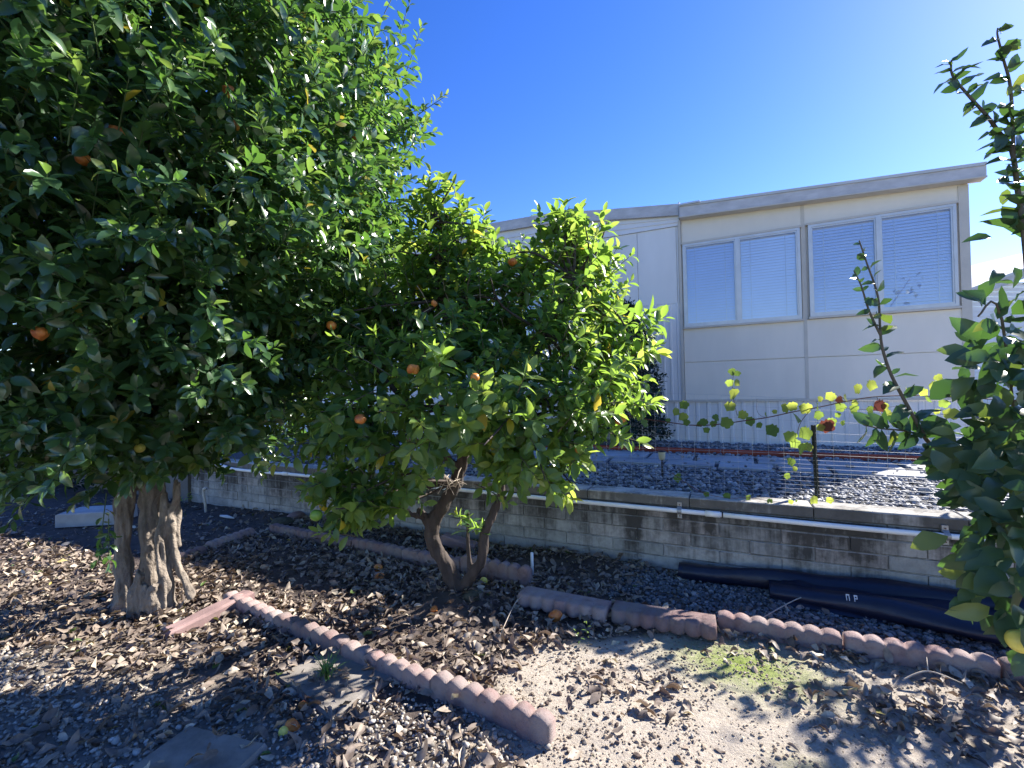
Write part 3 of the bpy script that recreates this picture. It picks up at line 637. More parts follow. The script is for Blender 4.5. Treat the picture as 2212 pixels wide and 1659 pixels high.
for k, (vx, vy, r_, lb_) in enumerate(((610, 1133, .1, 'rounded grey rock at the far corner of the bed by the wall'), (640, 1120, .09, 'reddish rock touching the foot of the block wall at the far corner'), (880, 1128, .12, 'brown rock behind the back row left of the young trunk'), (832, 1120, .05, 'small pale stone lying behind the back row under the leaves'), (1020, 1305, .06, 'dark rounded rock at the foot of the young trunk'))):
    p = G(vx, vy); m_ = MB(); 
    import bmesh
    bm = bmesh.new(); bmesh.ops.create_icosphere(bm, subdivisions=3, radius=1)
    for v in bm.verts: v.co *= 1+.25*(float(vnoise(v.co.x*2+k, v.co.y*2+v.co.z*3, 1.3))-.5); v.co.z *= .6; v.co.x *= 1.25
    me = bpy.data.meshes.new('rock'); bm.to_mesh(me); bm.free(); me.materials.append(M['pinkstone'] if k in (1, 2) else M['darkrock'] if k in (0, 4) else M['stone']); me.polygons.foreach_set('use_smooth', [True]*len(me.polygons))
    o = link('rock', me); o.location = (p.x, p.y, float(hgt(p.x, p.y))+r_*.2); o.scale = (r_,)*3; o.rotation_euler = (0, 0, k); tag(o, lb_, 'rock')
# risers, stick
p = G(1150, 1238); h0 = float(hgt(p.x, p.y))
m_ = MB(); m_.tube([(p.x, p.y, h0-.05), (p.x, p.y, h0+.17)], .012, 10); rr = m_.build('sprinkler_riser', M['pvc'], None, True); tag(rr, 'short upright white pipe stub next to the right end of the back edging row', 'pipe')
p = G(445, 1105); h0 = float(hgt(p.x, p.y)); a_, b_ = catmull([(p.x, p.y, h0-.05), (p.x-.01, p.y, h0+.12), (p.x-.03, p.y, h0+.26), (p.x-.01, p.y, h0+.29), (p.x+.01, p.y, h0+.285)], [.016, .015, .015, .02, .018], 4)
tag(MB().tube(a_, b_, 8).build('bent_riser', M['pvcdirty'], None, True), 'weathered bent pipe standing in soil before the left end of the block wall', 'pipe')
p = G(490, 1121); q = D*.13
tag(MB().tube([p-q*.9+Vector((0, 0, .025)), p+Vector((0, 0, .028)), p+q+Vector((0, 0, .022))], [.012, .02, .008], 8).build('white_stake', M['print'], None, True), 'white plastic scrap lying on bare soil in front of the wall corner', 'debris')

# ------------------------------------------------------------------ black plastic rolls
tarp = empty('plastic_roll', L(7.0, -.2), ANG); tag(tarp, 'long loosely rolled black plastic sheet lying against the foot of the wall at right', 'plastic sheet')
def roll(name, pts, prof):
    m_ = MB(); n = 14
    P_, _ = catmull([Vector(q) for q in pts], [1]*len(pts), 8)
    for i, c in enumerate(P_):
        f = i/(len(P_)-1); ry_ = prof[0]*(1+.12*math.sin(f*17)); rz_ = prof[1]*(.75+.35*f)*(1+.1*math.sin(f*23+1))
        for k in range(n):
            th = 2*math.pi*k/n; w_ = 1+.08*math.sin(3*th+f*9)+.05*math.sin(7*th+f*31); m_.v.append((c.x-7, c.y+math.cos(th)*ry_*w_+.2, c.z+math.sin(th)*rz_*w_))
    for i in range(len(P_)-1):
        for k in range(n): m_.f.append([i*n+k, i*n+(k+1) % n, (i+1)*n+(k+1) % n, (i+1)*n+k])
    m_.f.append(list(range(n))); m_.f.append([(len(P_)-1)*n+k for k in range(n)])
    return m_.build(name, M['tarp'], tarp, True)
roll('rolled_sheet', [(6.32, -.12, .05), (6.8, -.1, .07), (7.4, -.1, .09), (8.2, -.1, .1), (9.5, -.1, .1)], (.07, .075))
r2 = roll('rolled_sheet', [(6.9, -.21, .045), (7.4, -.28, .07), (8.0, -.4, .08), (8.6, -.44, .09), (9.6, -.45, .09)], (.09, .07))
m_ = MB(); 
for i in range(31):
    f = i/30; s = 6.9+2.7*f
    for k, (oo, zz) in enumerate(((-.028, .1+.04*f), (-.06, .12+.015*math.sin(s*9)), (-.12, .125-.01*math.sin(s*7)), (-.19, .105+.012*math.sin(s*13)), (-.27-.08*f, .075), (-.34-.1*f, .015))): m_.v.append((s-7, oo+.2+.006*math.sin(s*11+k), zz*(1 if f > .05 else .5+f*10)))
for i in range(30):
    for k in range(5): j = i*6+k; m_.f.append([j, j+6, j+7, j+1])
m_.build('loose_sheet', M['tarp'], tarp, True)
# printed marks, small white frames like letters
for k, (s_, w_) in enumerate(((7.305, .02), (7.345, .02))):
    m_ = MB(); z0 = .0
    m_.box(0, .005, 0, .003, 0, .05); m_.box(.005, .018, 0, .003, .04, .05); m_.box(.018, .023, 0, .003, 0 if k == 0 else .02, .05)
    if k: m_.box(.005, .018, 0, .003, .02, .026)
    o = m_.build('printed_mark', M['print'], tarp); o.scale = (.75,)*3; o.location = (s_-7, -.345+.2, .105); o.rotation_euler = (R(-35), 0, 0)

# ------------------------------------------------------------------ wire fence + post + solar light
FO = .42
fence = empty('wire_fence', L(3.4, FO, UZ), ANG); tag(fence, 'low galvanised rabbit-guard wire fence standing in gravel behind the block wall', 'fence')
m_ = MB()
zs = []; z = .03
for st in [.032]*9+[.045]*2+[.07]*2+[.1]*10:
    if z > .84: break
    zs.append(z); z += st
zs.append(.83)
def fz(s, z): return z+.012*math.sin(s*2.1)*z/.8+(.05*math.sin(s*1.3+1)*sstep(.3, .8, z))
def fo(s, z): return .012*math.sin(s*3.3+z*4)
def wire(m_, pts, r=.0011):
    m_.tube(pts, r, 3, False)
for z in zs: wire(m_, [(s-3.4, fo(s, z), float(fz(s, z))) for s in np.arange(3.4, 10.3, .15)])
m_.build('horizontal_wires', M['wire'], fence)
m_ = MB()
for s in np.arange(3.4, 10.3, .108): wire(m_, [(s-3.4+.004*math.sin(s*17+z*6), fo(s, z), float(fz(s, z))) for z in (0, .2, .4, .6, .83)])
m_.build('vertical_wires', M['wire'], fence)
pb = W(1767, 1072, FO+.02); pt = W(1757, 918, FO+.02)
po = empty('fence_post', (pb.x, pb.y, UZ-.1)); tag(po, 'dark green studded metal post holding up the wire fence beneath the vine', 'post')
h = pt.z-UZ+.1; m_ = MB(); m_.prism([(-.016, 0), (.016, 0), (.016, h), (-.016, h)], -.002, .002); m_.prism([(-.003, 0), (.003, 0), (.003, h), (-.003, h)], -.03, -.002); o = m_.build('stake', M['post'], po); o.rotation_euler = (0, R(-1.5), ANG)
for k in range(10):
    o = MB().box(-.006, .006, -.036, -.029, .14+k*.06, .15+k*.06).build('stud', M['post'], po); o.rotation_euler = (0, R(-1.5), ANG)
p = G(1431, 1034, UZ); so_ = empty('solar_light', p); tag(so_, 'small solar path light with cream cup on a thin dark stake in the gravel', 'garden light')
MB().tube([(0, 0, -.05), (0, 0, .19)], .009, 8).build('stake', M['black'], so_)
MB().tube([(0, 0, .185), (0, 0, .2), (0, 0, .26), (0, 0, .265)], [.02, .03, .037, .036], 16).build('cup', M['cream'], so_, True)
MB().tube([(0, 0, .266), (0, 0, .274)], [.04, .036], 16).build('lid', M['black'], so_, True)

# ------------------------------------------------------------------ old orange tree
T1C = (-2.5, 3.2)
t1 = empty('orange_tree', (-2.6, 3.12, 0)); tag(t1, 'large dense old orange tree with dark glossy crown and gnarled pale trunk at left', 'tree')
Q_ = lambda x, y, Y=3.12: P(x, y, Y)
tp = [([Q_(268, 1325), Q_(268, 1270), Q_(266, 1180), Q_(267, 1080), Q_(272, 980), Q_(240, 820), Q_(180, 640, 3.2)], [.07, .058, .052, .06, .07, .06, .04]),
      ([Q_(318, 1325, 3.2), Q_(322, 1270, 3.2), Q_(325, 1180, 3.18), Q_(322, 1080, 3.18), Q_(330, 980, 3.2), Q_(350, 800, 3.3), Q_(410, 620, 3.4)], [.07, .06, .052, .056, .066, .06, .04]),
      ([Q_(325, 1300, 3.4), Q_(330, 1180, 3.4), Q_(338, 1010, 3.35), Q_(320, 800, 3.3), Q_(280, 560, 3.2)], [.07, .06, .06, .06, .04]),
      ([Q_(352, 1330, 3.05), Q_(352, 1260, 3.05), Q_(345, 1200, 3.05), Q_(352, 1120, 3.08), Q_(358, 1062, 3.1)], [.07, .045, .03, .032, .022]),
      ([Q_(365, 1310, 3.08), Q_(362, 1240, 3.08), Q_(352, 1190, 3.06)], [.05, .035, .02]),
      ([Q_(357, 1080, 3.1), Q_(350, 1035, 3.12)], [.018, .009]),
      ([Q_(413, 1292, 3.1), Q_(398, 1250, 3.1), Q_(377, 1200, 3.1), Q_(371, 1150, 3.1), Q_(374, 1100, 3.1), Q_(383, 1068, 3.1), Q_(387, 1040, 3.1)], [.03, .026, .026, .027, .027, .02, .01]),
      ([Q_(384, 1180, 3.12), Q_(383, 1120, 3.12), Q_(380, 1075, 3.12), Q_(381, 1035, 3.12)], [.014, .018, .016, .01]),
      ([Q_(300, 1330, 3.0), Q_(296, 1280, 3.0), Q_(300, 1250, 3.0), Q_(305, 1238, 3.0)], [.055, .042, .036, .03]),
      ([Q_(318, 1325, 3.0), Q_(318, 1290, 3.0), Q_(312, 1260, 3.0)], [.05, .035, .02]),
      ([Q_(328, 1305, 2.99), Q_(328, 1280, 2.99), Q_(336, 1262, 2.98)], [.032, .024, .022]),
      ([Q_(252, 1322, 3.15), Q_(256, 1295, 3.15), Q_(262, 1240, 3.15)], [.045, .035, .02]),
      ([Q_(340, 1325, 3.3), Q_(330, 1240, 3.3)], [.09, .04])]
organic('trunk', tp, M['bark1'], t1, .0075, .045, .05)
m_ = MB(); limbs = [(-2.9, 2.4, 2.6), (-3.6, 3.2, 3.2), (-2.2, 3.9, 3.3), (-1.8, 3.0, 2.5), (-2.6, 3.2, 4.6), (-2.0, 2.5, 3.4), (-3.2, 4.0, 4.0)]
for lx in limbs:
    a_ = Vector((-2.6, 3.2, 1.7)); e = Vector(lx); mid = (a_+e)/2+Vector((0, 0, -.2)); p_, r_ = catmull([a_, mid, e], [.06, .04, .015], 6); m_.tube(p_, r_, 7)
o = m_.build('limbs', M['bark2'], t1, True); o.matrix_local = Matrix.Translation(-t1.location)
def rprof(z, az):
    zz = [.85, 1.0, 1.25, 1.6, 2.1, 2.9, 3.7, 4.4, 5.0, 5.4, 5.6]; rr = [.3, .7, 1.05, 1.38, 1.6, 1.72, 1.64, 1.42, 1.05, .6, .1]
    r = np.interp(z, zz, rr); low = np.clip((1.7-z)/.8, 0, 1)
    face = np.cos(az-math.atan2(-3.2-0, -1.0))      # towards the camera's left
    return r+low*.35*face
def crown1(n, depth0, depth1, ln, nl, lsz, zr=(.95, 5.6)):
    z = rng.uniform(*zr, n*3); az = rng.uniform(0, 2*math.pi, n*3); r = rprof(z, az); keep = rng.random(n*3) < r/1.8; z, az, r = z[keep][:n], az[keep][:n], r[keep][:n]
    lump = 1+.22*(vnoise(az*1.9+9, z*1.7, 1.)-.5)+.16*(vnoise(az*4+3, z*3.5, 1.)-.5)
    rr = r*lump-rng.uniform(depth0, depth1, len(z)); rr = np.maximum(rr, .05)
    pos = np.stack([T1C[0]+np.cos(az)*rr, T1C[1]+np.sin(az)*rr, z], 1)
    out = np.stack([np.cos(az), np.sin(az), np.where(z > 4.2, (z-4.2)*1.2, 0)-.25*(z < 1.6)+.25], 1)
    dr = norm(out)+rng.normal(0, .38, pos.shape); return pos, norm(dr), rng.uniform(ln*.7, ln*1.3, len(z))
PA, AA, SA, TA = [], [], [], []; TW = []
for (n, d0, d1, ln, nl, ls) in ((3600, .1, .45, .27, 12, .112), (2600, .45, .95, .26, 10, .115), (1700, .95, 1.35, .26, 9, .13)):
    pos, dr, le = crown1(n, d0, d1, ln, nl, ls); fz_ = rng.uniform(.75, 1.15, len(pos))
    a1, b1, c1, d1_ = shoots(pos, dr, le, nl, ls*fz_); PA.append(a1); AA.append(b1); SA.append(c1); TA.append(d1_); TW.append((pos, dr, le))
# long leggy shoots standing proud of the crown, and the low hanging sprig
hs_ = [(P(160, 330, 2.35), (0, -.1, 1), .5), (P(70, 560, 2.2), (-.1, -.2, 1), .3), (P(880, 150, 3.7), (.35, 0, 1), .4), (P(860, 90, 3.7), (.3, 0, 1), .4), (P(880, 330, 3.5), (.6, 0, 1), .3), (P(470, 560, 2.4), (.1, -.2, 1), .3), (P(300, 480, 2.3), (.1, -.2, 1), .28), (P(200, 760, 2.3), (0, -.3, .8), .25),
       (P(230, 1065, 2.9), (-.05, -.1, -1), .42), (P(235, 1120, 2.85), (.03, -.05, -1), .3), (P(560, 940, 3.6), (.5, -.2, -.4), .35), (P(900, 250, 3.6), (.7, 0, .5), .3), (P(830, 30, 3.7), (.5, 0, 1), .4)]
a1, b1, c1, d1_ = shoots(np.array([tuple(q[0]) for q in hs_]), np.array([q[1] for q in hs_], float), np.array([q[2] for q in hs_]), 14, .085, droop=.02); PA.append(a1); AA.append(b1); SA.append(c1); TA.append(np.clip(d1_+.2, 0, .95))
TW.append((np.array([tuple(q[0]) for q in hs_]), np.array([q[1] for q in hs_], float), np.array([q[2] for q in hs_])))
pos = np.concatenate(PA); ax = np.concatenate(AA); sz = np.concatenate(SA); ti = np.concatenate(TA)
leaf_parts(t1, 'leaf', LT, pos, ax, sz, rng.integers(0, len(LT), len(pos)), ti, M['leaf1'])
pos = np.concatenate([q[0] for q in TW]); dr = np.concatenate([q[1] for q in TW]); le = np.concatenate([q[2] for q in TW])
o = link('twigs', twigmesh('twigs', pos, dr, le, np.full(len(pos), .004), M['gtwig']), t1); o.matrix_local = Matrix.Translation(-t1.location)
def fruit_mesh(k, mat, shrivel=0.):
    bm = bmesh.new(); bmesh.ops.create_icosphere(bm, subdivisions=3, radius=1)
    for v in bm.verts:
        f = 1+shrivel*(float(vnoise(v.co.x*2.2+k*3, v.co.y*2.2+v.co.z*1.7, 1.))-.5); v.co *= f
        d = math.hypot(v.co.x, v.co.y)
        if v.co.z > 0: v.co.z -= .12*math.exp(-(d/.25)**2)
        v.co.z *= .94
    me = bpy.data.meshes.new('orange'); bm.to_mesh(me); bm.free(); me.materials.append(mat); me.polygons.foreach_set('use_smooth', [True]*len(me.polygons)); return me
FM = [fruit_mesh(0, M['orange']), fruit_mesh(1, M['oldorange'], .3), fruit_mesh(2, M['oldorange'], .5), fruit_mesh(3, M['lime']), fruit_mesh(4, M['yellow'])]
def fruit(root, vx, vy, Y, r, k, name='orange'):
    p = P(vx, vy, Y); o = link(name, FM[k], root); o.location = p-root.location; o.scale = (r, r, r*random.uniform(.9, 1.1)); o.rotation_euler = (random.uniform(-.5, .5), random.uniform(-.5, .5), random.uniform(0, 6)); return o
for vx, vy, Y, k in ((68, 112, 1.75, 1), (385, 84, 2.3, 2), (493, 197, 2.35, 2), (503, 272, 2.35, 1), (253, 283, 1.9, 2), (182, 345, 1.85, 1), (770, 292, 2.95, 1), (716, 703, 2.75, 0), (302, 968, 2.55, 4), (88, 720, 1.75, 2)):
    fruit(t1, vx, vy, Y+(.22 if Y < 2 else 0), .03 if k != 4 else .026, k)

# ------------------------------------------------------------------ young orange tree
t2 = empty('young_orange_tree', G(988, 1295)); tag(t2, 'small open young orange tree with forked dark trunk and bright backlit leaves', 'tree')
U = lambda x, y, Y=3.14: P(x, y, Y)
main = [U(990, 1312), U(985, 1268), U(958, 1212), U(935, 1165), U(936, 1130), U(962, 1082), U(985, 1040), U(1000, 980), U(1000, 880), U(985, 760, 3.2), U(955, 650, 3.25), U(945, 560, 3.3), U(935, 480, 3.35)]
right = [U(985, 1285), U(1022, 1240, 3.08), U(1042, 1200, 3.05), U(1047, 1150, 3.03), U(1065, 1110, 3.02), U(1082, 1060, 3.02), U(1085, 980, 3.02), U(1120, 860, 3.0), U(1180, 720, 3.0), U(1240, 600, 3.05)]
tp = [(main, [.085, .062, .052, .05, .055, .05, .046, .042, .036, .03, .026, .018, .008]), (right, [.045, .038, .034, .03, .028, .025, .022, .02, .015, .008]),
      ([U(935, 1145), U(917, 1118), U(905, 1103, 3.1)], [.042, .034, .026]), ([U(917, 1120), U(880, 1108, 3.0), U(835, 1100, 2.9), U(790, 1040, 2.8)], [.02, .016, .013, .006]),
      ([U(1020, 1240, 3.09), U(1013, 1200, 3.1), U(1010, 1155, 3.1), U(1012, 1105, 3.1)], [.022, .02, .014, .004]),
      ([U(1000, 940), U(1080, 800, 3.3), U(1130, 640, 3.4), U(1130, 540, 3.5)], [.03, .022, .014, .005]),
      ([U(990, 1020), U(900, 900, 3.0), U(800, 780, 3.0), U(740, 700, 3.0)], [.03, .022, .014, .006]),
      ([U(960, 1315), U(985, 1280)], [.05, .05]), ([U(1015, 1318, 3.2), U(992, 1285)], [.045, .05])]
organic('trunk', tp, M['bark2'], t2, .008, .022, .04)
blobs = [(935, 440, 3.4, .2), (915, 545, 3.4, .34), (1125, 575, 3.4, .24), (1250, 525, 3.15, .27), (1210, 480, 3.2, .13), (1262, 620, 3.0, .32), (1350, 712, 2.95, .24), (1215, 760, 2.75, .36), (1015, 710, 3.2, .38), (820, 660, 3.2, .32), (760, 790, 3.0, .38),
         (930, 870, 2.45, .36), (760, 930, 2.6, .32), (745, 1060, 2.5, .18), (850, 1060, 2.6, .17), (1120, 930, 2.4, .32), (1290, 865, 2.6, .3), (1220, 970, 2.55, .2), (1090, 1010, 2.5, .15), (1320, 800, 3.2, .26), (700, 930, 2.7, .2), (780, 1100, 2.5, .1), (1230, 600, 3.5, .3), (1050, 530, 3.4, .16), (1060, 640, 3.3, .3), (1140, 700, 3.2, .3), (850, 760, 3.3, .35), (1060, 830, 2.7, .3), (1010, 610, 3.3, .3), (980, 510, 3.4, .25), (900, 640, 3.4, .3), (1000, 780, 2.9, .3)]
O2, D2, L2 = [], [], []; cr = Vector((-.35, 3.15, 1.5))
m_ = MB()
for vx, vy, Y, r in blobs:
    c = P(vx, vy, Y); n = int(440*r*r)+6
    for _ in range(n):
        d = Vector(rng.normal(0, 1, 3)).normalized(); q = c+d*r*random.uniform(.3, 1.25)
        out = (q-cr).normalized()*.9+d*.5+Vector((0, 0, .45))+Vector(rng.normal(0, .3, 3)); le = random.uniform(.14, .26); out.normalize(); O2.append(tuple(q-out*le*.7)); D2.append(tuple(out)); L2.append(le)
    near = min(main[6:]+right[4:], key=lambda v: (v-c).length); 
    for j in range(4):
        e = c+Vector(rng.normal(0, r*.5, 3)); mid = (near+e)/2+Vector(rng.normal(0, .05, 3)); p_, r_ = catmull([near, mid, e], [.012, .008, .003], 5); m_.tube(p_, r_, 5)
o = m_.build('branches', M['bark2'], t2, True); o.matrix_local = Matrix.Translation(-t2.location)
O2 = np.array(O2); D2 = np.array(D2); L2 = np.array(L2)
# sparse sprig on the stump
O2 = np.concatenate([O2, [tuple(U(1010, 1160, 3.08)), tuple(U(1005, 1130, 3.08)), tuple(U(1020, 1150, 3.05))]]); D2 = np.concatenate([D2, [(0, -.1, 1), (-.6, -.2, .8), (.7, -.2, .5)]]); L2 = np.concatenate([L2, [.16, .1, .1]])
a1, b1, c1, d1_ = shoots(O2, D2, L2, 10, .116*rng.uniform(.7, 1.2, len(O2)), A=(80, 30), droop=.22, upb=.4)
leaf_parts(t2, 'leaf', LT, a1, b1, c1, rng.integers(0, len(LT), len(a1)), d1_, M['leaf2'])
o = link('twigs', twigmesh('twigs', O2, D2, L2, np.full(len(O2), .0035), M['twig']), t2); o.matrix_local = Matrix.Translation(-t2.location)
m_ = MB()
for k in range(26):
    c = U(955+random.uniform(-30, 40), 1035+random.uniform(-15, 20), 3.0); d = Vector(rng.normal(0, 1, 3)).normalized(); m_.tube([c-d*.06, c+Vector(rng.normal(0, .01, 3)), c+d*.07], [.003, .0035, .0015], 4)
for k in range(40):
    c = U(930+random.uniform(-40, 260), 740+random.uniform(-120, 200), 3.1); d = Vector(rng.normal(0, 1, 3)).normalized(); m_.tube([c-d*.1, c+Vector(rng.normal(0, .02, 3)), c+d*.1], [.003, .003, .001], 4)
o = m_.build('dead_twigs', M['deadtwig'], t2); o['kind'] = 'stuff'; o.matrix_local = Matrix.Translation(-t2.location)
for vx, vy, Y, r, k in ((1107, 566, 3.1, .032, 1), (938, 655, 2.9, .02, 2), (1385, 762, 2.9, .04, 1), (1383, 772, 2.93, .03, 0), (1340, 907, 2.6, .034, 0), (1026, 815, 2.15, .022, 0), (893, 797, 2.3, .03, 2), (778, 905, 2.3, .028, 1), (683, 1113, 2.4, .032, 3), (1250, 972, 2.4, .02, 0), (1330, 890, 2.62, .028, 0), (1118, 822, 2.2, .024, 3)):
    fruit(t2, vx, vy, Y, r, k)

# ------------------------------------------------------------------ lemon bush at right (near)
K3 = 1.4
t3 = empty('lemon_bush', (2.5, 1.95, 0)); tag(t3, 'dark near lemon bush at the right edge with large leaves and tall leggy shoots', 'bush')
stems = []
def zz8(x, y, Y): return P((2300+.6027*x)*.72, .6027*y*.72, Y*K3)
def zz4(x, y, Y): return P((2500+.3616*x)*.72, (700+.3616*y)*.72, Y*K3)
s1 = [Vector((2.3, 1.95, .8)), Vector((2.1, 1.8, 1.25)), zz8(1290, 1250, 1.2), zz8(1250, 950, 1.2), zz8(1220, 750, 1.2), zz8(1150, 650, 1.2), zz8(1090, 570, 1.2), zz8(1000, 470, 1.2), zz8(925, 375, 1.2), zz8(920, 300, 1.2)]
s1b = [zz8(1230, 780, 1.2), zz8(1215, 450, 1.18), zz8(1180, 300, 1.17), zz8(1150, 180, 1.16), zz8(1150, 140, 1.16)]
s2 = [Vector((2.2, 1.95, .7)), zz4(850, 1800, 1.35), zz4(740, 1650, 1.3), zz4(600, 1400, 1.3), zz4(480, 1170, 1.3), zz4(410, 960, 1.3), zz4(390, 800, 1.3), zz4(370, 520, 1.3), zz4(280, 250, 1.3), zz4(215, 60, 1.3)]
s2b = [zz4(395, 850, 1.3), zz4(300, 650, 1.3), zz4(230, 430, 1.3), zz4(170, 310, 1.3)]
s3 = [Vector((2.2, 1.95, .8)), zz4(1400, 720, 1.2), zz4(1200, 690, 1.2)]
s4 = [zz4(760, 1690, 1.3), zz4(600, 1640, 1.3), zz4(400, 1620, 1.3), zz4(250, 1590, 1.3)]
s0 = [Vector((2.5, 1.95, -.05)), Vector((2.47, 1.98, .4)), Vector((2.3, 1.95, .8)), Vector((2.2, 1.9, 1.1))]
s9 = [[Vector((2.47, 1.98, .4)), Vector((2.8, 2.2, .9)), Vector((3.3, 2.65, 1.3)), Vector((3.9, 3.2, 1.8)), Vector((4.5, 3.6, 2.5)), Vector((5.0, 4.05, 3.1))], [Vector((2.8, 2.2, .9)), Vector((2.9, 2.2, 1.3)), Vector((3.3, 2.5, 1.8))]]
m_ = MB()
for path_, r0, r1 in ((s0, .035, .02), (s9[0], .02, .006), (s9[1], .014, .004), (s1, .011, .003), (s1b, .006, .002), (s2, .009, .0025), (s2b, .005, .002), (s3, .006, .003), (s4, .005, .002)):
    p_, r_ = catmull(path_, list(np.linspace(r0, r1, len(path_))), 5); m_.tube(p_, r_, 7)
o = m_.build('stems', M['twig'], t3, True); o.matrix_local = Matrix.Translation(-t3.location)
LP, LX, LU, LS = [], [], [], []
def along(path_, spacing, size, start=.0, taper=.6, spread=1.):
    p_, _ = catmull(path_, [1]*len(path_), 8); acc = 0; tot = sum((p_[i+1]-p_[i]).length for i in range(len(p_)-1)); run = 0; k = 0
    for i in range(len(p_)-1):
        dv = p_[i+1]-p_[i]; acc += dv.length; run += dv.length; f = run/tot
        if acc > spacing and f >= start:
            acc = 0; k += 1; sgn = 1 if k % 2 else -1; tg = dv.normalized()
            ref = Vector((0, -1, .0)); side = tg.cross(ref).normalized()*sgn; x = side*spread+tg*.45+Vector(rng.normal(0, .45, 3))*.8+Vector((0, -.1, -.1))
            LP.append(tuple(p_[i])); LX.append(tuple(x)); LU.append(tuple(Vector((0, -.5, .7))+Vector(rng.normal(0, .55, 3)))); LS.append(size*(1-(1-taper)*f)*random.uniform(.65, 1.1))
along(s1[2:], .026, .15, 0, .5); along(s1[2:], .034, .1, 0, .5); along(s1[2:], .03, .05, 0, .6); along(s1[2:], .03, .12, 0, .6); along(s1b, .03, .09, 0, .7); along(s1b, .026, .1, 0, .7); along(s1b, .034, .07, 0, .7); along(s2[1:], .036, .15, 0, .3, 1.2); along(s2[1:], .04, .07, 0, .5); along(s2b, .024, .065, 0, .6); along(s2b, .03, .05, 0, .6); along(s3[1:], .03, .14); along(s4, .022, .1, 0, .9); along(s4, .026, .09, 0, .9)
for (vx, vy, Y, r, n, ls) in ((2150, 690, 1.25, .06, 14, .085), (2140, 800, 1.25, .1, 46, .1), (2200, 900, 1.2, .14, 60, .1), (2120, 960, 1.25, .1, 42, .09), (2190, 1060, 1.15, .16, 80, .11), (2150, 1000, 1.2, .1, 40, .1), (2120, 1080, 1.22, .06, 18, .08), (2200, 1180, 1.1, .13, 55, .11), (2150, 1150, 1.2, .06, 16, .1),
                               (2200, 1290, 1.1, .09, 30, .1), (2230, 1390, 1.1, .07, 16, .09), (2260, 800, 1.2, .2, 70, .1), (2290, 1100, 1.1, .22, 90, .1), (2230, 520, 1.25, .12, 26, .09), (2260, 380, 1.2, .12, 20, .08), (2130, 1210, 1.15, .03, 6, .1)):
    c = P(vx, vy, Y*K3); r *= K3; ls *= 1.2; n = int(n*.8)
    for _ in range(n):
        d = Vector(rng.normal(0, 1, 3)).normalized(); q = c+d*r*random.uniform(.2, 1.)
        x = d*.8+Vector((-.25, -.2, -.35))+Vector(rng.normal(0, .4, 3)); LP.append(tuple(q)); LX.append(tuple(x)); LU.append(tuple(Vector((-.2, -.8, .5))+Vector(rng.normal(0, .35, 3)))); LS.append(ls*random.uniform(.6, 1.1))
for (cx, cy, cz, r, n) in ((3.2, 2.6, 1.3, .3, 34), (3.5, 2.85, 1.65, .28, 26), (3.0, 2.35, 1.0, .25, 28), (2.75, 2.1, .75, .2, 30), (3.8, 3.15, 2.0, .25, 16), (3.3, 2.5, 1.9, .2, 12), (2.65, 1.9, 1.3, .3, 30), (3.9, 3.35, 1.6, .28, 22), (4.3, 3.4, 2.1, .28, 22), (4.0, 3.0, 2.1, .25, 14), (3.55, 2.95, 1.3, .25, 22), (4.6, 3.7, 2.6, .3, 20), (5.0, 4.05, 3.0, .25, 12), (4.4, 3.65, 2.2, .2, 12)):
    for _ in range(n):
        d = Vector(rng.normal(0, 1, 3)).normalized(); q = Vector((cx, cy, cz))+d*r*random.uniform(.2, 1.)
        LP.append(tuple(q)); LX.append(tuple(d+Vector((0, 0, -.3)))); LU.append(tuple(Vector((.3, 0, .8))+Vector(rng.normal(0, .4, 3)))); LS.append(.12*random.uniform(.7, 1.1))
LP = np.array(LP); axx = axes(np.array(LX), np.array(LU)); LS = np.array(LS); tt = np.clip(rng.random(len(LP))*.8, 0, 1); tt[rng.random(len(LP)) < .04] = 1.
leaf_parts(t3, 'leaf', LL, LP, axx, LS, rng.integers(0, len(LL), len(LP)), tt, M['leaf3'], cell=4)
fruit(t3, 2203, 1385, 1.5, .036, 4, 'lemon')

# ------------------------------------------------------------------ grapevine on the fence
def z6(x, y, off=.34): return W((1900+.5298*x)*.72, (900+.5298*y)*.72, off)
vn = empty('grape_vine', z6(900, 635)-Vector((0, 0, .6))); tag(vn, 'thin grape vine with yellow-green and reddening leaves trailing along the wire fence', 'vine')
vm = [(-60, 655), (180, 690), (350, 710), (500, 702), (620, 685), (760, 665), (900, 635), (1060, 605), (1200, 575), (1350, 550), (1520, 542), (1700, 545), (2000, 560), (2300, 580)]
vst = [(vm, .0045, .0035), ([(590, 655), (575, 600), (563, 520), (565, 440), (580, 400)], .0022, .0012), ([(1010, 615), (950, 690), (925, 770), (915, 850), (912, 950)], .0025, .0012), ([(745, 665), (715, 650), (700, 620), (700, 560)], .0014, .001), ([(1210, 575), (1165, 540), (1080, 530)], .002, .001), ([(255, 690), (265, 650), (262, 590)], .0016, .001),
       ([(1380, 550), (1400, 600), (1440, 640)], .002, .001), ([(1200, 610), (1330, 620), (1500, 600)], .002, .001), ([(220, 980), (320, 1050), (420, 1100), (540, 1125), (660, 1120), (780, 1140), (900, 1150)], .002, .0015), ([(1900, 640), (1780, 650), (1700, 640)], .002, .001), ([(780, 1140), (800, 1180)], .001, .001), ([(890, 1140), (930, 1205)], .001, .001)]
m_ = MB()
for pts, r0, r1 in vst:
    off_ = .34 if pts[0][1] < 900 else .03
    pp = [z6(x, y, off_) for x, y in pts]; 
    if off_ < .1: pp = [Vector((q.x, q.y, max(q.z, .59) if x < 790 or x == 900 else q.z)) for q, (x, y) in zip(pp, pts)]
    p_, r_ = catmull(pp, list(np.linspace(r0, r1, len(pts))), 5); m_.tube(p_, r_, 6)
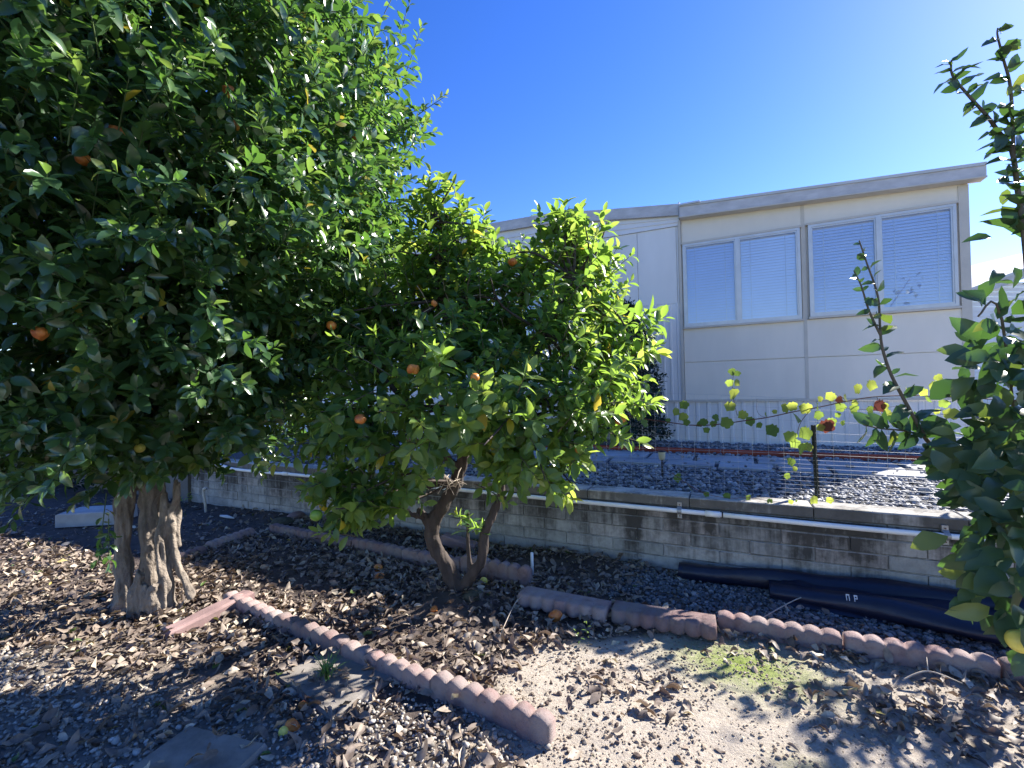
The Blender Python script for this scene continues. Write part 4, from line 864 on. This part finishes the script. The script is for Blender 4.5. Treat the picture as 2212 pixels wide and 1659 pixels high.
o = m_.build('stem', M['vstem'], vn, True); o.matrix_local = Matrix.Translation(-vn.location)
def vine_leaf(k):
    m = []; n = 20
    for i in range(n):
        th = 2*math.pi*i/n; r = .5*(.82+.1*math.cos(5*th)+.05*math.cos(11*th+k))
        if i == 0: r = .3
        x = .5-math.cos(th)*r*1.02; y = math.sin(th)*r; m.append((x, y, .16*math.sin(2*th+k)*r+.25*(abs(y)**1.5)*(1 if k % 2 else -.6)))
    V = [(.35, 0, 0)]+m; V = np.array(V); V[:, 0] -= .18; T = np.array([(0, 1+i, 1+(i+1) % n) for i in range(n)]); return V, T, np.zeros((0, 4), int)
VL = [vine_leaf(k) for k in range(4)]
# x, y (zoom6 px), size px, tint
vl = [(560, 405, 50, .1), (590, 415, 40, .0), (545, 468, 48, .5), (585, 465, 48, .6), (572, 530, 80, .65), (548, 600, 65, .6), (620, 648, 60, .6), (240, 630, 52, .65), (288, 592, 58, .3), (285, 660, 58, .75), (302, 692, 45, .1), (62, 695, 62, .2), (198, 682, 35, .2), (375, 697, 48, .0), (400, 690, 50, .05), (415, 735, 40, .1), (468, 665, 50, .15), (455, 700, 45, .1), (530, 692, 75, .3), (665, 685, 60, .1), (712, 706, 42, .15), (790, 735, 80, .05), (750, 650, 40, .2),
      (800, 632, 30, .6), (865, 610, 62, .7), (900, 600, 60, .65), (975, 610, 75, .7), (1045, 600, 50, .2), (1050, 650, 60, .1), (920, 665, 75, .3), (1120, 545, 60, .7), (1165, 565, 50, 1.), (1200, 555, 60, .65), (1175, 605, 60, .25), (1250, 615, 65, .55), (890, 770, 75, .5), (975, 750, 85, .35), (915, 810, 60, .3), (960, 840, 85, .5), (990, 830, 60, .7), (895, 915, 55, .2), (915, 955, 35, .6), (870, 995, 40, .3), (1095, 710, 85, .98), (1060, 720, 50, .7), (1120, 690, 60, .3),
      (1270, 500, 68, .6), (1345, 480, 68, .65), (1340, 620, 55, .1), (1395, 595, 80, .92), (1400, 640, 60, .8), (1440, 640, 55, .6), (1160, 650, 35, .2), (1185, 695, 35, .2), (1730, 440, 55, .7), (1700, 480, 60, .6), (1785, 515, 70, .5), (1545, 500, 50, .7), (1640, 520, 50, .7), (1665, 555, 60, .2), (1720, 630, 40, .7), (1800, 640, 80, .6), (1900, 590, 80, .6), (1860, 640, 70, .5), (1760, 585, 55, .3),
      (35, 660, 50, .6), (10, 600, 55, .6), (55, 640, 40, .4), (1060, 560, 40, .6), (1255, 580, 40, .7), (1430, 600, 45, .6),
      (250, 1003, 60, .15), (320, 1065, 55, .15), (415, 1100, 35, .1), (530, 1128, 45, .2), (655, 1122, 42, .25), (765, 1140, 35, .0), (893, 1142, 30, .7), (1020, 1130, 55, .65), (1115, 1133, 42, .6), (780, 1165, 28, .1), (925, 1200, 18, .1)]
vp, vx_, vu, vs_, vt = [], [], [], [], []
for x, y, s_, t_ in vl:
    off_ = random.uniform(.27, .37) if y < 990 else (.0 if y < 1190 and x > 700 else .06)
    q = z6(x, y, off_); 
    if y > 990: q.z = max(q.z, .6)
    if x == 250: q = G((1900+.5298*x)*.72, (900+.5298*y)*.72, .62)
    dist = q.y; size = s_*.5298/3/F*dist*1.1
    xd = Vector((random.uniform(-.6, .6), random.uniform(-.3, .3), -1)).normalized(); vp.append(tuple(q-xd*size*.3)); vx_.append(tuple(xd)); vu.append(tuple(Vector((random.uniform(-.5, .5), -1, .5))+Vector(rng.normal(0, .3, 3)))); vs_.append(size); vt.append(t_)
leaf_parts(vn, 'leaf', VL, np.array(vp), axes(np.array(vx_), np.array(vu)), np.array(vs_), rng.integers(0, 4, len(vp)), np.array(vt), M['vine'], minpx=0, cell=.01)

# ------------------------------------------------------------------ dark shrub at the house, left hedge
def shrub(name, cx, cy, z0, rx, h, n, label, ls=.07, seed=0, mat='leafd'):
    root = empty(name, (cx, cy, z0)); z = rng.uniform(.05, 1, n); az = rng.uniform(0, 6.283, n); r = rx*np.sqrt(np.clip(1-(z*1.25-.3)**4*.5, .1, 1))*(1-.55*z**3)*(.8+.4*vnoise(az*2+seed, z*4, 1.))-rng.uniform(0, .25, n)*rx
    pos = np.stack([cx+np.cos(az)*r, cy+np.sin(az)*r, z0+z*h], 1); dr = np.stack([np.cos(az), np.sin(az), .4+z*.8], 1)+rng.normal(0, .35, (n, 3))
    a1, b1, c1, d1 = shoots(pos, dr, rng.uniform(.12, .25, n), 9, ls*np.ones(n)); me = stamp('foliage', LT, a1, b1, c1, rng.integers(0, 6, len(a1)), d1, M[mat]); o = link('foliage', me, root); o.matrix_local = Matrix.Translation(-root.location); o['kind'] = 'stuff'
    m_ = MB()
    for k in range(6): a_ = k*1.05; m_.tube([(0, 0, -.1), (math.cos(a_)*rx*.3, math.sin(a_)*rx*.3, h*.4), (math.cos(a_)*rx*.6, math.sin(a_)*rx*.6, h*.8)], [.02, .014, .005], 6)
    m_.build('stems', M['bark2'], root); return tag(root, label, 'shrub')
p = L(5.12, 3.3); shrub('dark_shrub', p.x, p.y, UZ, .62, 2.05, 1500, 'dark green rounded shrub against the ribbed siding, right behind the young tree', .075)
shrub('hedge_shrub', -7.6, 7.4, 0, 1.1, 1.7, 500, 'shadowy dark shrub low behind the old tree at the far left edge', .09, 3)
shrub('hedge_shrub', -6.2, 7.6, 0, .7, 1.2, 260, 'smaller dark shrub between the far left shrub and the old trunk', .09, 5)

# ------------------------------------------------------------------ scattered ground cover
def scatter(n, box, dens):
    s = rng.uniform(box[0], box[1], n); o = rng.uniform(box[2], box[3], n); p = rng.random(n) < dens(s, o); s, o = s[p], o[p]
    x = A0.x+D.x*s+N.x*o; y = A0.y+D.y*s+N.y*o; return s, o, x, y
def dlit(s, o):
    cl = .45+.9*sstep(.35, .65, vnoise(s, o, 3.))
    front = (o < -1.75) & (s < 5.9)
    d = np.where(front, 1.1*cl*(.3+.7*sstep(-2.85, -2.5, o-.27*(s-3)+.3*(vnoise(s, o, 2)-.5))), 1.15*cl)
    d = np.where((s < 2.2) & (o > -1.6), .13*cl, d); d = np.where((s < 2.9) & (o < -1.6) & (o > -2.2), d*.8, d)
    bg_ = beige(s, o); d = d*(1-.97*bg_)
    d = d+bg_*.5*sstep(.68, .78, vnoise(s+3, o, 3.2))+bg_*.55*sstep(7.1, 7.5, s)*sstep(.4, .6, vnoise(s, o, 5))+.45*bg_*sstep(-1.05, -.85, o)*sstep(.4, .6, vnoise(s, o, 4))
    d = np.where((o > -.72) & (s > 6.1), .1, d)                       # gravel strip
    d = np.where((o > -.55) & (s <= 6.1), d*.7, d); d = np.where((o > -.36) & (s > 6.4), 0, d)
    d = d*(1-.85*np.exp(-((s-4.9)**2+(o+1.3)**2)/.02))
    bare = np.exp(-((s-3.6)**2/.5+(o+1.2)**2/.12)); d = d*(1-.6*bare)
    return d
s, o_, x, y = scatter(40000, (-1.5, 9.2, -3.6, -.02), dlit)
# keep off the slabs
n = len(s); h = hgt(x, y); pos = np.stack([x, y, h+rng.uniform(.002, .03, n)*(dlit(s, o_) > .3)+.006], 1)
for (cs, co, hw_, hh_) in ((4.85, -2.0, .24, .2), (4.78, -2.74, .2, .22)):
    on = (np.abs(s-cs) < hw_) & (np.abs(o_-co) < hh_); pos[on, 2] = np.where(rng.random(on.sum()) < .3, .042+h[on]+rng.uniform(0, .01, on.sum()), -.5)
az = rng.random(n)*6.283; xd = np.stack([np.cos(az), np.sin(az), rng.normal(0, .28, n)], 1); up = np.stack([rng.normal(0, .55, n), rng.normal(0, .55, n), np.ones(n)*np.where(rng.random(n) < .3, -1, 1)], 1)
me = stamp('leaf_litter', LD, pos, axes(xd, up), rng.uniform(.035, .085, n), rng.integers(0, len(LD), n), np.clip(rng.beta(2, 2.2, n)+(rng.random(n) < .02)*.5, 0, 1), M['litter'])
tag(link('leaf_litter', me), kind='stuff')
s, o_, x, y = scatter(26000, (-1, 9.2, -3.5, -.02), lambda s, o: np.clip(dlit(s, o)+.12, 0, 1)); n = len(s); az = rng.random(n)*6.283
me = stamp('crushed_leaves', LD, np.stack([x, y, hgt(x, y)+rng.uniform(.002, .012, n)], 1), axes(np.stack([np.cos(az), np.sin(az), rng.normal(0, .3, n)], 1), np.stack([rng.normal(0, .6, n), rng.normal(0, .6, n), np.ones(n)], 1)), rng.uniform(.01, .032, n), rng.integers(0, len(LD), n), rng.beta(2, 2, n), M['litter'])
tag(link('crushed_leaves', me), kind='stuff')
def ico():
    bm = bmesh.new(); bmesh.ops.create_icosphere(bm, subdivisions=1, radius=.5); out = []
    V = np.array([v.co[:] for v in bm.verts]); T = np.array([[v.index for v in f.verts] for f in bm.faces]); bm.free()
    for k in range(5): out.append((V*(1+rng.uniform(-.22, .22, (len(V), 1)))*np.array([1.2, .9, .65]), T, np.zeros((0, 4), int)))
    return out
IC = ico()
def stones(name, s, o, x, y, zf, size, mat, sm=False, tilt=.5):
    n = len(s); pos = np.stack([x, y, zf], 1); az = rng.random(n)*6.283
    me = stamp(name, IC, pos, axes(np.stack([np.cos(az), np.sin(az), rng.normal(0, tilt*.5, n)], 1), np.stack([rng.normal(0, tilt, n), rng.normal(0, tilt, n), np.ones(n)], 1)), size, rng.integers(0, 5, n), np.clip(rng.beta(2, 2, n), 0, 1), mat, sm); return tag(link(name, me), kind='stuff')
def dpeb(s, o):
    d = sstep(-2.5, -2.8, o-.27*(s-3)+.3*(vnoise(s, o, 2.)-.5))*sstep(6.0, 5.6, s+.3*(vnoise(s, o, 5)-.5)); return np.clip(d+.015, 0, 1)
s, o_, x, y = scatter(36000, (1.0, 8.2, -3.6, -1.7), dpeb); sz_ = rng.lognormal(math.log(.015), .35, len(s)); stones('pebbles', s, o_, x, y, hgt(x, y)+sz_*.25+rng.uniform(0, .006, len(s)), sz_, M['pebble'], True)
s, o_, x, y = scatter(30000, (5.4, 9.2, -3.2, -.8), lambda s, o: beige(s, o)*(.25+.75*sstep(.4, .65, vnoise(s, o, 7.)))); sz_ = rng.lognormal(math.log(.007), .5, len(s)); stones('soil_clods', s, o_, x, y, hgt(x, y)+sz_*.15, sz_, M['clod'])
s, o_, x, y = scatter(9000, (1.5, 6.5, -2.2, -.05), lambda s, o: .6*np.ones_like(s)); sz_ = rng.lognormal(math.log(.009), .45, len(s)); 
me = stones('dark_soil_crumbs', s, o_, x, y, hgt(x, y)+sz_*.15, sz_, tinted('dark soil crumb', [(0, (.04, .03, .028)), (1, (.16, .12, .1))], .95, .1))
s, o_, x, y = scatter(9000, (5.9, 9.3, -.72, -.03), lambda s, o: np.where((s < 6.4) & (vnoise(s, o, 6) > .5), .3, 1.)); sz_ = rng.lognormal(math.log(.02), .3, len(s)); stones('slate_strip_gravel', s, o_, x, y, hgt(x, y)+sz_*.3, sz_, M['slated'])
def dg(s, o): return np.where((o > 1.6) & (o < 2.52), .04, 1.)*np.where(s < 4, .6, 1)
s, o_, x, y = scatter(30000, (.5, 11.5, .2, 3.93), dg); sz_ = rng.lognormal(math.log(.03), .3, len(s)); back = np.clip((o_-2.75)/1.2, 0, 1)*.02
zz = UZ+sz_*.28+rng.uniform(0, .008, len(s))+np.where((o_ > 1.6) & (o_ < 2.52), .03, 0); stones('gravel', s, o_, x, y, zz, sz_, M['slate'])
# fallen fruit
ff = [(817, 1227, .036, 0, 'whole bright fallen orange lying in leaves left of the young trunk'), (820, 1249, .034, 2, 'withered fallen orange half just below the whole one left of the young trunk'), (1200, 1337, .04, 1, 'split fallen orange on leaves in front of the flat edging stones'), (938, 1327, .022, 2, 'dull brown shrunken orange in the leaves before the young trunk'), (1045, 1258, .03, 4, 'pale yellow fallen fruit just right of the young trunk'), (632, 1567, .028, 2, 'dried brown orange on sunny pebbles left of the front row'), (655, 1520, .022, 1, 'small dark dried orange in dry leaves below the weedy stepping stone'), (612, 1578, .02, 4, 'small pale dried fruit on pebbles near the bottom stepping stone')]
for vx, vy, r_, k, lb_ in ff:
    p = G(vx, vy, .02); o = link('fallen_orange', FM[k]); o.location = (p.x, p.y, float(hgt(p.x, p.y))+r_*.8); o.scale = (r_, r_, r_*.85); o.rotation_euler = (random.uniform(0, 3), random.uniform(0, 3), 0); tag(o, lb_, 'orange', 'fallen fruit on the ground')
# grass tuft + weeds
def tuft(vx, vy, n, hgt_, label, name='grass_tuft'):
    p = G(vx, vy); z = float(hgt(p.x, p.y)); m_ = MB()
    for k in range(n):
        a_ = random.uniform(0, 6.28); l = hgt_*random.uniform(.5, 1.1); sp_ = random.uniform(.3, 1.1); b0 = Vector((random.gauss(0, .012), random.gauss(0, .012), 0)); dv = Vector((math.cos(a_), math.sin(a_), 0)); sd = Vector((-dv.y, dv.x, 0)); j = len(m_.v)
        for f, w_ in ((0, .002), (.4, .0025), (.75, .0018), (1, .0004)):
            c = b0+dv*l*sp_*f*f*.9+Vector((0, 0, l*(f-.45*sp_*f*f))); m_.v += [tuple(c-sd*w_), tuple(c+sd*w_)]
        for q in range(3): m_.f.append([j+2*q, j+2*q+1, j+2*q+3, j+2*q+2])
    o = m_.build(name, M['grass']); o.location = (p.x, p.y, z+.03); return tag(o, label, 'grass')
tuft(705, 1478, 60, .13, 'spiky green grass tuft growing beside the front stepping stone')
# weeds by the wall corner at left
def weed(vx, vy, n, r, label, ls=.05):
    p = G(vx, vy); root = empty('weed', p); po_ = np.array([[p.x+random.gauss(0, r), p.y+random.gauss(0, r), .02] for _ in range(n)]); dr = np.array([[random.gauss(0, .5), random.gauss(0, .5), 1] for _ in range(n)])
    a1, b1, c1, d1 = shoots(po_, dr, np.full(n, .12), 6, np.full(n, ls)); leaf_parts(root, 'leaf', LT, a1, b1, c1, rng.integers(0, 6, len(a1)), d1, M['leaf2'], limit=40); tag(root, label, 'weed')
weed(560*.72, 1510*.72, 7, .05, 'small leafy weed at the left foot of the block wall')
weed(1275, 1395, 2, .02, 'tiny green weed sprig in the leaves at the edge of the dirt', .03)
# fallen sticks
for k, (pa, pb_, lb_) in enumerate((((1950, 1480), (2080, 1500), 'forked grey twig lying among dark litter at lower right'), ((1130, 1290), (1080, 1395), 'thin straight twig leaning in the leaves by the fallen edging stone'), ((1640, 1350), (1830, 1290), 'long curved twig lying on the gravel strip near the plastic roll'))):
    a_ = G(*pa); b2 = G(*pb_); a_.z = float(hgt(a_.x, a_.y))+.03; b2.z = float(hgt(b2.x, b2.y))+.05; mid = (a_+b2)/2+Vector((.01, .03, .03)); p_, r_ = catmull([a_, mid, b2], [.004, .0035, .002], 6)
    m_ = MB().tube(p_, r_, 5); m_.tube([mid, mid+Vector((.05, .06, .03))], [.003, .001], 5); tag(m_.build('fallen_twig', M['deadtwig'], None, True), lb_, 'twig')
